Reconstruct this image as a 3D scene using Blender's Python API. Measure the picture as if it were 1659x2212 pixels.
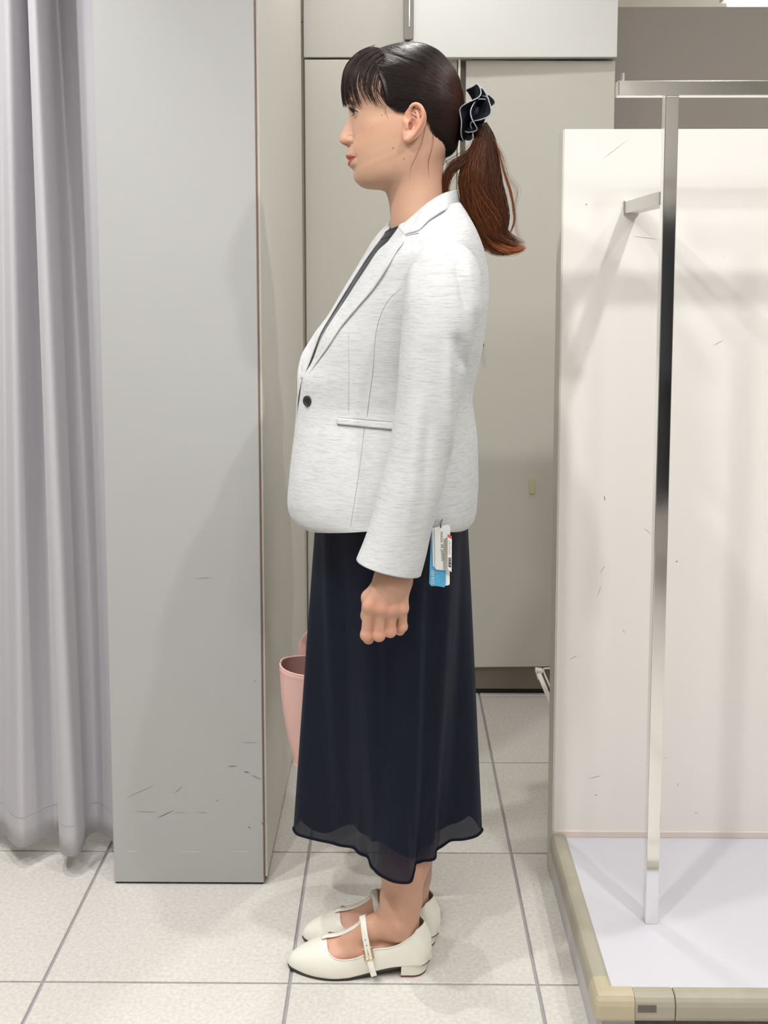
import bpy, math, random
import numpy as np
from mathutils import Vector

# ------------------------------------------------------------------ clear, camera, world, lights
for o in list(bpy.data.objects):
    bpy.data.objects.remove(o)
scene = bpy.context.scene
COL = scene.collection
rng = np.random.default_rng(7)
random.seed(7)

FPX, PX, PY = 2360.0, 829.5, 816.0          # focal length and principal point in photo pixels
CAM_H = 1.16
PITCH = math.atan((816 - 585) / FPX)
YAW = math.atan(22 / FPX)

cam_data = bpy.data.cameras.new('camera')
cam = bpy.data.objects.new('camera', cam_data)
COL.objects.link(cam)
cam.location = (0, 0, CAM_H)
cam.rotation_euler = (math.pi / 2 - PITCH, 0, YAW)
cam_data.sensor_fit = 'VERTICAL'
cam_data.sensor_height = 36
cam_data.lens = 36 * FPX / 2212
cam_data.shift_x = 0.0
cam_data.shift_y = (PY - 1106) / 2212
cam_data.clip_start = 0.02
scene.camera = cam

scene.view_settings.view_transform = 'Standard'
scene.view_settings.look = 'None'
scene.view_settings.gamma = 1
scene.view_settings.use_curve_mapping = False
scene.view_settings.exposure = 0.05

world = bpy.data.worlds.new('world')
scene.world = world
world.use_nodes = True
world.node_tree.nodes['Background'].inputs[0].default_value = (1.0, 0.995, 0.985, 1)
world.node_tree.nodes['Background'].inputs[1].default_value = 0.25

CEIL = 2.62
def spot_light(loc, target, power, size_deg=110, blend=0.7, radius=0.04, col=(1, 0.988, 0.968)):
    d = bpy.data.lights.new('spot_lamp', 'SPOT')
    d.energy = power
    d.spot_size = math.radians(size_deg)
    d.spot_blend = blend
    d.shadow_soft_size = radius
    d.color = col
    o = bpy.data.objects.new('spot_lamp', d)
    COL.objects.link(o)
    o.location = loc
    o.rotation_euler = (Vector(target) - Vector(loc)).to_track_quat('-Z', 'Y').to_euler()
    return o

SPOTS = [  # location, target, power, cone, radius
    ((0.86, 0.75, 2.55), (0.70, 1.75, 0.6), 56, 88, .035),
    ((-1.00, 1.05, 2.55), (-0.55, 1.5, 0.0), 66, 110, .04),
    ((-0.15, 1.00, 2.55), (0.0, 1.75, 0.9), 8, 110, .04),
    ((0.02, 2.42, 2.55), (0.08, 2.3, 0.2), 32, 120, .05),
    ((-0.65, 0.35, 2.55), (-0.4, 1.1, 0.0), 58, 100, .05),
    ((0.9, -0.6, 2.55), (0.5, 0.8, 0.2), 32, 110, .12),
    ((-0.80, 1.70, 2.55), (-0.74, 1.70, 0.0), 55, 58, .03),
    ((0.6, -1.7, 2.55), (0.7, -2.6, 1.6), 34, 110, .06),  # added lamp, brightens the wall behind the camera that the chrome reflects
]
for l, t, e, sz, rd in SPOTS:
    spot_light(l, t, e, sz, 0.7, rd)

def area_light(loc, sx, sy, power, col=(1, 0.995, 0.985)):
    d = bpy.data.lights.new('fluorescent_light', 'AREA')
    d.shape = 'RECTANGLE'
    d.size, d.size_y = sx, sy
    d.energy = power
    d.color = col
    o = bpy.data.objects.new('fluorescent_light', d)
    COL.objects.link(o)
    o.location = loc
    return o
TUBES = [((0.0, -0.3, CEIL - 0.07), 1.2, 0.12, 20), ((-1.25, 2.6, CEIL - 0.07), 0.12, 1.2, 10),
         ((1.3, 1.6, CEIL - 0.07), 0.12, 1.2, 10), ((2.37, 5.95, CEIL - 0.07), 1.2, 0.12, 30)]
for l, sx, sy, e in TUBES:
    area_light(l, sx, sy, e)

# ------------------------------------------------------------------ pixel <-> world helpers (photo frame 1659 x 2212)
_cy, _sy, _cp, _sp = math.cos(YAW), math.sin(YAW), math.cos(PITCH), math.sin(PITCH)
FWD = np.array([-_sy * _cp, _cy * _cp, -_sp])
RGT = np.array([_cy, _sy, 0.0])
UPV = np.cross(RGT, FWD)
CAMP = np.array([0, 0, CAM_H])

def rays(u, v):
    u = np.asarray(u, float)[..., None]; v = np.asarray(v, float)[..., None]
    return FWD + RGT * (u - PX) / FPX + UPV * (PY - v) / FPX
def atY(u, v, Y):
    d = rays(u, v)
    return CAMP + d * (np.asarray(Y, float)[..., None] / d[..., 1:2])
def atZ(u, v, z):
    d = rays(u, v)
    return CAMP + d * ((np.asarray(z, float)[..., None] - CAM_H) / d[..., 2:3])
def project(p):
    q = np.asarray(p, float) - CAMP
    z = q @ FWD
    return PX + FPX * (q @ RGT) / z, PY - FPX * (q @ UPV) / z

YC = 1.766                                   # depth of the woman's middle plane
def L(u, v, w):                              # photo pixel at lateral offset w (towards the viewer) from her middle plane
    return atY(u, v, YC - np.asarray(w, float))

# ------------------------------------------------------------------ interpolation
def pchip(x, y, xi):
    x = np.asarray(x, float); y = np.asarray(y, float); xi = np.asarray(xi, float)
    shp = y.shape[1:]
    y2 = y.reshape(len(x), -1)
    h = np.diff(x)[:, None]
    d = np.diff(y2, axis=0) / h
    m = np.zeros_like(y2)
    if len(x) > 2:
        w1 = 2 * h[1:] + h[:-1]; w2 = h[1:] + 2 * h[:-1]
        ok = (d[:-1] * d[1:]) > 0
        with np.errstate(divide='ignore', invalid='ignore'):
            hm = (w1 + w2) / (w1 / d[:-1] + w2 / d[1:])
        m[1:-1] = np.where(ok, hm, 0)
    m[0] = d[0]; m[-1] = d[-1]
    i = np.clip(np.searchsorted(x, xi, side='right') - 1, 0, len(x) - 2)
    hh = h[i]
    t = ((xi - x[i])[:, None]) / hh
    r = ((1 + 2 * t) * (1 - t) ** 2) * y2[i] + (t * (1 - t) ** 2) * hh * m[i] + (t * t * (3 - 2 * t)) * y2[i + 1] + (t * t * (t - 1)) * hh * m[i + 1]
    return r.reshape((len(xi),) + shp)
def crom(pts, n, closed=False):              # Catmull-Rom resample by arc length
    p = np.asarray(pts, float)
    if closed:
        q = np.vstack([p[-1], p, p[0], p[1]])
    else:
        q = np.vstack([2 * p[0] - p[1], p, 2 * p[-1] - p[-2]])
    out = []
    k = len(q) - 3
    for i in range(k):
        a, b, c, d = q[i:i + 4]
        t = np.linspace(0, 1, 24, endpoint=False)[:, None]
        out.append(0.5 * ((2 * b) + (c - a) * t + (2 * a - 5 * b + 4 * c - d) * t ** 2 + (3 * b - a - 3 * c + d) * t ** 3))
    if not closed:
        out.append(q[-2:-1])
    o = np.vstack(out)
    if closed:
        o = np.vstack([o, o[:1]])
    s = np.concatenate([[0], np.cumsum(np.linalg.norm(np.diff(o, axis=0), axis=1))])
    si = np.linspace(0, s[-1], n + 1 if closed else n)
    r = np.stack([np.interp(si, s, o[:, j]) for j in range(o.shape[1])], 1)
    return r[:-1] if closed else r
def sstep(a, b, x):
    t = np.clip((np.asarray(x, float) - a) / (b - a), 0, 1)
    return t * t * (3 - 2 * t)

# ------------------------------------------------------------------ mesh helpers
ORIGIN = {}
def empty(name, loc, label, cat, group=None):
    o = bpy.data.objects.new(name, None)
    COL.objects.link(o)
    o.location = tuple(float(c) for c in loc)
    o.empty_display_size = 0.05
    ORIGIN[o] = np.array(loc, float)
    o['label'] = label; o['category'] = cat
    if group: o['group'] = group
    return o
def tag(o, label, cat, group=None):
    o['label'] = label; o['category'] = cat
    if group: o['group'] = group
    return o
def mesh_obj(name, verts, faces, mat, parent=None, smooth=False, origin=None, attrs=None):
    verts = np.asarray(verts, float).reshape(-1, 3)
    if parent is not None:
        org = ORIGIN[parent]
    else:
        org = np.array(origin, float) if origin is not None else np.zeros(3)
    me = bpy.data.meshes.new(name)
    vl = verts - org
    if isinstance(faces, np.ndarray) and faces.ndim == 2:
        n, k = faces.shape
        me.vertices.add(len(vl)); me.vertices.foreach_set('co', vl.astype(np.float32).ravel())
        me.loops.add(n * k); me.loops.foreach_set('vertex_index', faces.astype(np.int32).ravel())
        me.polygons.add(n)
        me.polygons.foreach_set('loop_start', np.arange(0, n * k, k, dtype=np.int32))
        me.update(calc_edges=True)
        me.validate()
    else:
        me.from_pydata(vl.tolist(), [], [list(map(int, f)) for f in faces])
        me.update()
    if attrs:
        for an, av in attrs.items():
            a = me.attributes.new(an, 'FLOAT', 'POINT')
            a.data.foreach_set('value', np.asarray(av, np.float32))
    if smooth:
        me.polygons.foreach_set('use_smooth', np.ones(len(me.polygons), bool))
    if mat is not None:
        me.materials.append(mat)
    o = bpy.data.objects.new(name, me)
    COL.objects.link(o)
    if parent is not None:
        o.parent = parent
        ORIGIN[o] = org
    else:
        o.location = tuple(org)
        ORIGIN[o] = org
    return o
def bevel(o, w=0.003, seg=2):
    m = o.modifiers.new('bevel', 'BEVEL'); m.width = w; m.segments = seg; m.limit_method = 'ANGLE'
    return o
def solid(o, t, off=-1):
    m = o.modifiers.new('thickness', 'SOLIDIFY'); m.thickness = t; m.offset = off
    return o
BOXF = [(0, 3, 2, 1), (4, 5, 6, 7), (0, 1, 5, 4), (1, 2, 6, 5), (2, 3, 7, 6), (3, 0, 4, 7)]
def box(name, x0, x1, y0, y1, z0, z1, mat, parent=None, bev=0.0, origin=None):
    v = [(x0, y0, z0), (x1, y0, z0), (x1, y1, z0), (x0, y1, z0), (x0, y0, z1), (x1, y0, z1), (x1, y1, z1), (x0, y1, z1)]
    if parent is None and origin is None:
        origin = ((x0 + x1) / 2, (y0 + y1) / 2, z0)
    o = mesh_obj(name, v, BOXF, mat, parent, origin=origin)
    if bev: bevel(o, bev)
    return o
def grid_faces(m, n, wrap_n=False, wrap_m=False):
    i = np.arange(m if wrap_m else m - 1)[:, None]; j = np.arange(n if wrap_n else n - 1)[None, :]
    a = i * n + j; b = i * n + (j + 1) % n
    c = ((i + 1) % m) * n + (j + 1) % n; d = ((i + 1) % m) * n + j
    return np.stack(np.broadcast_arrays(a, b, c, d), -1).reshape(-1, 4)
def tube(path, r, n=8, caps=True):
    p = np.asarray(path, float); k = len(p)
    r = np.broadcast_to(np.asarray(r, float), (k,))
    t = np.gradient(p, axis=0); t /= np.linalg.norm(t, axis=1)[:, None] + 1e-12
    ref = np.array([0, 1, 0.0]) if abs(t[:, 1]).mean() < 0.8 else np.array([1.0, 0, 0])
    a = np.cross(t, ref); a /= np.linalg.norm(a, axis=1)[:, None] + 1e-12
    b = np.cross(t, a)
    th = np.linspace(0, 2 * np.pi, n, endpoint=False)
    v = p[:, None] + r[:, None, None] * (np.cos(th)[None, :, None] * a[:, None] + np.sin(th)[None, :, None] * b[:, None])
    v = v.reshape(-1, 3)
    f = [tuple(q) for q in grid_faces(k, n, wrap_n=True)]
    if caps:
        f.append(tuple(range(n)))
        f.append(tuple(range((k - 1) * n, k * n))[::-1])
    return v, f
def join(parts):
    vs, fs, o = [], [], 0
    for v, f in parts:
        v = np.asarray(v).reshape(-1, 3)
        vs.append(v)
        fs += [tuple(int(i) + o for i in q) for q in f]
        o += len(v)
    return np.vstack(vs), fs
def strands(P, R, sides=3):
    """P (N,K,3) points, R (N,K) or (K,) radii -> tube mesh"""
    N, K, _ = P.shape
    R = np.broadcast_to(R, (N, K))
    t = np.gradient(P, axis=1); t /= np.linalg.norm(t, axis=2)[..., None] + 1e-12
    ref = np.array([0.12, 0.97, 0.2])
    a = np.cross(t, ref); a /= np.linalg.norm(a, axis=2)[..., None] + 1e-12
    b = np.cross(t, a)
    th = np.linspace(0, 2 * np.pi, sides, endpoint=False)
    v = P[:, :, None] + R[:, :, None, None] * (np.cos(th)[:, None] * a[:, :, None] + np.sin(th)[:, None] * b[:, :, None])
    f = grid_faces(K, sides, wrap_n=True)
    F = (f[None] + (np.arange(N) * K * sides)[:, None, None]).reshape(-1, 4)
    return v.reshape(-1, 3), F
def text_mesh(s, size, mat_, parent, name, basis, loc, spacing=1.0, depth=0.0002):
    """flat lettering: basis = (direction of reading, direction of letter top), loc = centre"""
    cu = bpy.data.curves.new(name, 'FONT'); cu.body = s; cu.size = size; cu.align_x = 'CENTER'; cu.align_y = 'CENTER'
    cu.space_character = spacing
    tmp = bpy.data.objects.new(name, cu); COL.objects.link(tmp)
    dg = bpy.context.evaluated_depsgraph_get()
    me = bpy.data.meshes.new_from_object(tmp.evaluated_get(dg))
    co = np.zeros(len(me.vertices) * 3, np.float32); me.vertices.foreach_get('co', co); co = co.reshape(-1, 3)
    fs = [tuple(p.vertices) for p in me.polygons]
    bpy.data.objects.remove(tmp); bpy.data.curves.remove(cu); bpy.data.meshes.remove(me)
    rd = np.array(basis[0], float); rd /= np.linalg.norm(rd)
    up = np.array(basis[1], float); up -= rd * (up @ rd); up /= np.linalg.norm(up)
    v = np.array(loc) + co[:, :1] * rd + co[:, 1:2] * up
    return mesh_obj(name, v, fs, mat_, parent)

# ------------------------------------------------------------------ signed distance fields, meshed by surface nets
def smin(a, b, k):
    h = np.clip(0.5 + 0.5 * (b - a) / k, 0, 1)
    return b + (a - b) * h - k * h * (1 - h)
def d_cap(P, a, b, ra, rb):
    a = np.asarray(a, float); b = np.asarray(b, float)
    ab = b - a
    t = np.clip(((P - a) @ ab) / (ab @ ab), 0, 1)
    return np.linalg.norm(P - a - t[..., None] * ab, axis=-1) - (ra + (rb - ra) * t)
def d_ell(P, c, r, R=None):
    q = P - np.asarray(c, float)
    if R is not None: q = q @ np.asarray(R, float).T
    r = np.asarray(r, float)
    k0 = np.linalg.norm(q / r, axis=-1); k1 = np.linalg.norm(q / r ** 2, axis=-1)
    return k0 * (k0 - 1) / np.maximum(k1, 1e-9)
def field_grid(lo, hi, h):
    ax = [np.arange(lo[i], hi[i] + h, h) for i in range(3)]
    return np.stack(np.meshgrid(*ax, indexing='ij'), -1)
def surface_nets(f, lo, h):
    lo = np.asarray(lo, float)
    ins = f < 0
    nx, ny, nz = f.shape
    acc = np.zeros((nx - 1, ny - 1, nz - 1, 3)); cnt = np.zeros((nx - 1, ny - 1, nz - 1))
    off = [(i, j, k) for i in (0, 1) for j in (0, 1) for k in (0, 1)]
    def sl(A, o): return A[o[0]:o[0] + nx - 1, o[1]:o[1] + ny - 1, o[2]:o[2] + nz - 1]
    for a in off:
        for ax in range(3):
            if a[ax] == 1: continue
            b = list(a); b[ax] = 1; b = tuple(b)
            fa, fb = sl(f, a), sl(f, b)
            m = (fa < 0) != (fb < 0)
            t = np.where(m, fa / np.where(m, fa - fb, 1), 0)
            for c in range(3):
                acc[..., c] += np.where(m, a[c] + (t if c == ax else 0), 0)
            cnt += m
    act = cnt > 0
    idx = -np.ones(act.shape, np.int64); idx[act] = np.arange(act.sum())
    ijk = np.argwhere(act)
    verts = lo + h * (ijk + acc[act] / cnt[act][:, None])
    quads = []
    for ax in range(3):
        o1, o2 = [(1, 2), (2, 0), (0, 1)][ax]
        sa = [slice(None)] * 3; sb = [slice(None)] * 3
        sa[ax] = slice(0, -1); sb[ax] = slice(1, None)
        A, B = ins[tuple(sa)], ins[tuple(sb)]
        e = np.argwhere(A != B)
        e = e[(e[:, o1] > 0) & (e[:, o2] > 0) & (e[:, o1] < f.shape[o1] - 1) & (e[:, o2] < f.shape[o2] - 1)]
        if len(e) == 0: continue
        flip = ~A[tuple(e.T)]
        def at(d1, d2):
            q = e.copy(); q[:, o1] += d1; q[:, o2] += d2
            return idx[tuple(q.T)]
        q = np.stack([at(-1, -1), at(0, -1), at(0, 0), at(-1, 0)], 1)
        q[flip] = q[flip][:, ::-1]
        quads.append(q)
    return verts, np.vstack(quads)
def relax(verts, quads, it=2, lam=0.5):
    n = len(verts)
    e = np.vstack([quads[:, [i, (i + 1) % 4]] for i in range(4)])
    for _ in range(it):
        s = np.zeros_like(verts); c = np.zeros(n)
        for a, b in ((0, 1), (1, 0)):
            for k in range(3): s[:, k] += np.bincount(e[:, a], verts[e[:, b], k], n)
            c += np.bincount(e[:, a], minlength=n)
        verts = verts + lam * (s / np.maximum(c, 1)[:, None] - verts)
    return verts

# ------------------------------------------------------------------ materials
MATS = {}
def new_mat(name):
    m = bpy.data.materials.new(name); m.use_nodes = True
    MATS[name] = m
    return m, m.node_tree.nodes, m.node_tree.links, m.node_tree.nodes['Principled BSDF']
def srgb(r, g, b):
    f = lambda c: (c / 12.92 if c <= 0.04045 else ((c + 0.055) / 1.055) ** 2.4)
    return (f(r / 255), f(g / 255), f(b / 255), 1)
def mat(name, col, rough=0.5, metal=0.0, var=0.06, vscale=6.0, bump=0.0, bscale=200.0, stretch=(1, 1, 1), sheen=0.0, spec=0.5, coat=0.0, sss=0.0, detail=4):
    m, N, K, b = new_mat(name)
    tc = N.new('ShaderNodeTexCoord'); mp = N.new('ShaderNodeMapping'); mp.inputs['Scale'].default_value = stretch
    K.new(tc.outputs['Object'], mp.inputs['Vector'])
    nz = N.new('ShaderNodeTexNoise'); nz.inputs['Scale'].default_value = vscale; nz.inputs['Detail'].default_value = detail
    K.new(mp.outputs[0], nz.inputs['Vector'])
    mx = N.new('ShaderNodeMix'); mx.data_type = 'RGBA'
    c = np.array(col[:3])
    mx.inputs['A'].default_value = (*np.clip(c * (1 - var), 0, 1), 1)
    mx.inputs['B'].default_value = (*np.clip(c * (1 + var), 0, 1), 1)
    K.new(nz.outputs['Fac'], mx.inputs['Factor'])
    K.new(mx.outputs['Result'], b.inputs['Base Color'])
    b.inputs['Roughness'].default_value = rough
    b.inputs['Metallic'].default_value = metal
    b.inputs['Specular IOR Level'].default_value = spec
    if sheen:
        b.inputs['Sheen Weight'].default_value = sheen
    if coat: b.inputs['Coat Weight'].default_value = coat
    if sss:
        b.inputs['Subsurface Weight'].default_value = sss
    if bump:
        n2 = N.new('ShaderNodeTexNoise'); n2.inputs['Scale'].default_value = bscale; n2.inputs['Detail'].default_value = 3
        K.new(mp.outputs[0], n2.inputs['Vector'])
        bp = N.new('ShaderNodeBump'); bp.inputs['Strength'].default_value = bump; bp.inputs['Distance'].default_value = 0.002
        K.new(n2.outputs['Fac'], bp.inputs['Height']); K.new(bp.outputs[0], b.inputs['Normal'])
    return m
def emit_mat(name, col, strength):
    m, N, K, b = new_mat(name)
    b.inputs['Base Color'].default_value = col
    b.inputs['Emission Color'].default_value = col
    b.inputs['Emission Strength'].default_value = strength
    return m

# ================================================================== the room
def scuffed(name, col, rough, scuff=0.25, sscale=(3, 3, 9), var=0.03):
    """painted board with faint dirty scuffs"""
    m = mat(name, col, rough, var=var, vscale=1.7, bump=0.03, bscale=400)
    N, K = m.node_tree.nodes, m.node_tree.links
    b = N['Principled BSDF']
    src = b.inputs['Base Color'].links[0].from_socket
    tc = N.new('ShaderNodeTexCoord'); mp = N.new('ShaderNodeMapping')
    mp.inputs['Scale'].default_value = sscale; mp.inputs['Rotation'].default_value = (0.3, 0.5, 0.2)
    K.new(tc.outputs['Object'], mp.inputs['Vector'])
    nz = N.new('ShaderNodeTexNoise'); nz.inputs['Scale'].default_value = 9; nz.inputs['Detail'].default_value = 8; nz.inputs['Roughness'].default_value = 0.75
    K.new(mp.outputs[0], nz.inputs['Vector'])
    rp = N.new('ShaderNodeMapRange'); rp.inputs['From Min'].default_value = 0.66; rp.inputs['From Max'].default_value = 0.74
    rp.inputs['To Max'].default_value = scuff
    K.new(nz.outputs['Fac'], rp.inputs['Value'])
    mx = N.new('ShaderNodeMix'); mx.data_type = 'RGBA'
    K.new(rp.outputs['Result'], mx.inputs['Factor']); K.new(src, mx.inputs['A'])
    mx.inputs['B'].default_value = (col[0] * .45, col[1] * .43, col[2] * .4, 1)
    K.new(mx.outputs['Result'], b.inputs['Base Color'])
    return m

def tile_mat():
    m, N, K, b = new_mat('floor_tile_stone')
    geo = N.new('ShaderNodeNewGeometry')
    def noise(scale, det, rough=0.6):
        n = N.new('ShaderNodeTexNoise'); n.inputs['Scale'].default_value = scale; n.inputs['Detail'].default_value = det; n.inputs['Roughness'].default_value = rough
        K.new(geo.outputs['Position'], n.inputs['Vector']); return n
    def mixc(fac, a, bb, typ='MIX'):
        x = N.new('ShaderNodeMix'); x.data_type = 'RGBA'; x.blend_type = typ
        if hasattr(fac, 'links'): K.new(fac, x.inputs['Factor'])
        else: x.inputs['Factor'].default_value = fac
        for s, i in ((a, 'A'), (bb, 'B')):
            if hasattr(s, 'links'): K.new(s, x.inputs[i])
            else: x.inputs[i].default_value = s
        return x.outputs['Result']
    big = noise(3.2, 4); fine = noise(140, 4, 0.7); sp = noise(55, 6, 0.8)
    c = mixc(big.outputs['Fac'], srgb(214, 211, 205), srgb(224, 221, 216))
    r1 = N.new('ShaderNodeMapRange'); r1.inputs['From Min'].default_value = 0.35; r1.inputs['From Max'].default_value = 0.7
    K.new(fine.outputs['Fac'], r1.inputs['Value'])
    c2 = mixc(r1.outputs['Result'], (0.80, 0.79, 0.77, 1), (1.0, 1.0, 1.0, 1))
    c3 = mixc(1.0, c, c2, 'MULTIPLY')
    r2 = N.new('ShaderNodeMapRange'); r2.inputs['From Min'].default_value = 0.70; r2.inputs['From Max'].default_value = 0.78; r2.inputs['To Max'].default_value = 0.6
    K.new(sp.outputs['Fac'], r2.inputs['Value'])
    c4 = mixc(r2.outputs['Result'], c3, srgb(110, 104, 98))
    K.new(c4, b.inputs['Base Color'])
    b.inputs['Roughness'].default_value = 0.5
    bp = N.new('ShaderNodeBump'); bp.inputs['Strength'].default_value = 0.12; bp.inputs['Distance'].default_value = 0.001
    K.new(fine.outputs['Fac'], bp.inputs['Height']); K.new(bp.outputs[0], b.inputs['Normal'])
    return m

M_tile = tile_mat()
M_grout = mat('grout_grey', srgb(158, 156, 158), 0.9, var=0.1, vscale=40)
M_wallwhite = mat('wall_paint_white', srgb(225, 222, 216), 0.7)
M_ceiling = mat('ceiling_white', srgb(235, 232, 226), 0.8)
M_pillar = scuffed('partition_grey_laminate', srgb(174, 174, 173), 0.42, 0.5, (4, 4, 12))
M_pillar_side = scuffed('partition_beige_laminate', srgb(224, 221, 213), 0.5, 0.25)
M_cab = scuffed('cabinet_greige', srgb(199, 196, 187), 0.45, 0.15)
M_cab_up = mat('cabinet_white', srgb(222, 222, 220), 0.4, var=0.01)
M_cab_upl = mat('cabinet_light_grey', srgb(190, 187, 180), 0.4, var=0.01)
M_plinth = mat('plinth_grey', srgb(128, 120, 110), 0.6)
M_black = mat('black_gap', srgb(16, 16, 17), 0.7)  # black stands in for the shade in gaps at the floor
M_taupe = mat('wall_taupe', srgb(192, 185, 177), 0.75, var=0.02)
M_plank = mat('cream_plank', srgb(228, 222, 208), 0.6, var=0.03)
M_panel = scuffed('display_panel_white', srgb(236, 232, 227), 0.5, 0.3, (6, 6, 4))
M_panel_edge = mat('panel_edge_grey', srgb(214, 208, 201), 0.55)
M_platform = scuffed('platform_white', srgb(206, 205, 212), 0.35, 0.3, (3, 3, 3), 0.015)
M_trim = mat('bumper_beige', srgb(168, 162, 145), 0.45, var=0.12, vscale=25, bump=0.1, bscale=60)
M_trim_new = mat('bumper_cream', srgb(188, 177, 150), 0.4, var=0.1, vscale=30, bump=0.1, bscale=60)
M_chrome = mat('chrome', (0.86, 0.85, 0.84, 1), 0.09, 1.0, var=0.05, vscale=30, bump=0.02, bscale=30)
M_steel = mat('brushed_steel', (0.62, 0.60, 0.57, 1), 0.3, 1.0, var=0.08, vscale=40)
M_satin = mat('arm_steel', (0.66, 0.64, 0.62, 1), 0.35, 0.9, var=0.04)
M_whitemetal = mat('white_metal', srgb(225, 222, 214), 0.4)
M_tape = mat('masking_tape', srgb(200, 190, 150), 0.6)
M_patch = mat('worn_tape_dark', srgb(105, 98, 92), 0.7, var=0.2, vscale=80)

T = 0.405; X0 = -0.170; Y0 = 1.682; G = 0.0026
floor = box('floor', -3.2, 3.2, -2.6, 7.0, -0.12, -0.004, M_grout); floor['kind'] = 'structure'
def tile_mesh():
    a, b, c = T / 2 - G, T / 2 - G - 0.0012, 0.0
    z0, z1 = -0.006, 0.0
    v = [(-a, -a, z0), (a, -a, z0), (a, a, z0), (-a, a, z0), (-a, -a, z1 - .0012), (a, -a, z1 - .0012), (a, a, z1 - .0012), (-a, a, z1 - .0012),
         (-b, -b, z1), (b, -b, z1), (b, b, z1), (-b, b, z1)]
    f = [(0, 1, 5, 4), (1, 2, 6, 5), (2, 3, 7, 6), (3, 0, 4, 7), (4, 5, 9, 8), (5, 6, 10, 9), (6, 7, 11, 10), (7, 4, 8, 11), (8, 9, 10, 11)]
    me = bpy.data.meshes.new('tile'); me.from_pydata(v, [], f); me.materials.append(M_tile); me.update()
    return me
_tm = tile_mesh()
for i in range(-7, 8):
    for j in range(-9, 13):
        cx, cy = X0 + (i + .5) * T, Y0 + (j + .5) * T
        if abs(cx) > 3.2 - T / 2 or cy > 6.9: continue
        o = bpy.data.objects.new('tile', _tm); COL.objects.link(o); o.parent = floor
        o.location = (cx - ORIGIN[floor][0], cy - ORIGIN[floor][1], 0.0 - ORIGIN[floor][2])

ceiling = box('ceiling', -3.2, 3.2, -2.6, 7.0, CEIL, CEIL + 0.1, M_ceiling); ceiling['kind'] = 'structure'
for nm, a in (('wall_left', (-3.3, -3.2, -2.6, 7.0)), ('wall_right', (3.2, 3.3, -2.6, 7.0)), ('wall_front', (-3.3, 3.3, -2.7, -2.6))):
    o = box(nm, *a, 0.0, CEIL, M_wallwhite); o['kind'] = 'structure'
# far wall of cream planks seen over the taupe partition
wall_far = box('wall_far', -3.3, 3.3, 6.62, 6.9, 0.0, CEIL, M_plinth); wall_far['kind'] = 'structure'
for k in range(16):
    x = 1.05 + k * 0.0745
    p = box('plank', x + .0015, x + .073, 6.60, 6.63, 1.2, CEIL - .005, M_plank, wall_far, 0.002)
p = box('plank', -3.2, 1.05, 6.60, 6.63, 0.0, CEIL - .005, M_plank, wall_far)
p = box('plank', 1.05 + 16 * .0745, 3.2, 6.60, 6.63, 0.0, CEIL - .005, M_plank, wall_far)

# taupe partition on the right behind the display
w = box('wall_rear', 0.50, 3.2, 3.30, 3.42, 0.0, float(atY(1450, 15, 3.30)[2]), M_taupe); w['kind'] = 'structure'

# left fitting room partition (a deep block)
pil = box('wall_partition', -0.531, -0.246, 1.968, 2.885, 0.004, CEIL, M_pillar, bev=0.0015); pil['kind'] = 'structure'
box('side_panel', -0.2465, -0.2405, 1.976, 2.88, 0.012, CEIL - .002, M_pillar_side, pil, 0.001)
box('edge_joint', -0.2465, -0.2445, 1.9675, 1.9765, 0.01, CEIL - .002, mat('edge_brown', srgb(120, 96, 80), 0.7), pil)
box('kick_gap', -0.528, -0.249, 1.971, 2.88, 0.0, 0.006, M_black, pil)  # shade of the gap under the partition, put in as a black slab

M_scuff = mat('scuff_dark', srgb(110, 108, 104), .8, var=.2, vscale=60)
M_scuffl = mat('scuff_faint', srgb(150, 148, 144), .8)
M_scuffw = mat('scuff_white', srgb(214, 214, 212), .8)
def mark(par, u0, v0, u1, v1, Y, wd, m_):
    a, b = atY(u0, v0, Y), atY(u1, v1, Y)
    d = (b - a) / np.linalg.norm(b - a); n = np.array([-d[2], 0, d[0]])
    pts = [a, a + (b - a) * .3 + n * wd, a + (b - a) * .7 + n * wd * .8, b, a + (b - a) * .6 - n * wd, a + (b - a) * .25 - n * wd * .7]
    return mesh_obj('scuff_mark', pts, [tuple(range(6))], m_, par)
for q_ in ((339, 1768, 378, 1749, .0007, 0), (492, 1656, 512, 1655, .0009, 0), (526, 1667, 540, 1669, .0011, 0), (544, 1675, 564, 1684, .0006, 0), (270, 1725, 336, 1695, .0007, 1), (376, 1714, 396, 1698, .001, 1),
           (293, 1753, 342, 1755, .0006, 1), (378, 1755, 402, 1756, .0005, 1), (425, 1755, 452, 1756, .0006, 1), (420, 1250, 462, 1247, .0006, 1), (545, 1475, 556, 1468, .0007, 1), (520, 1604, 560, 1604, .0005, 1),
           (272, 1839, 300, 1839, .0006, 2), (385, 1840, 440, 1840, .0006, 2), (500, 1839, 545, 1840, .0005, 2), (465, 1727, 472, 1732, .0015, 1), (535, 1785, 542, 1790, .0010, 0), (565, 1775, 569, 1783, .0011, 0)):
    mark(pil, *q_[:4], 1.9676, q_[4], (M_scuff, M_scuffl, M_scuffw)[q_[5]])
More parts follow.
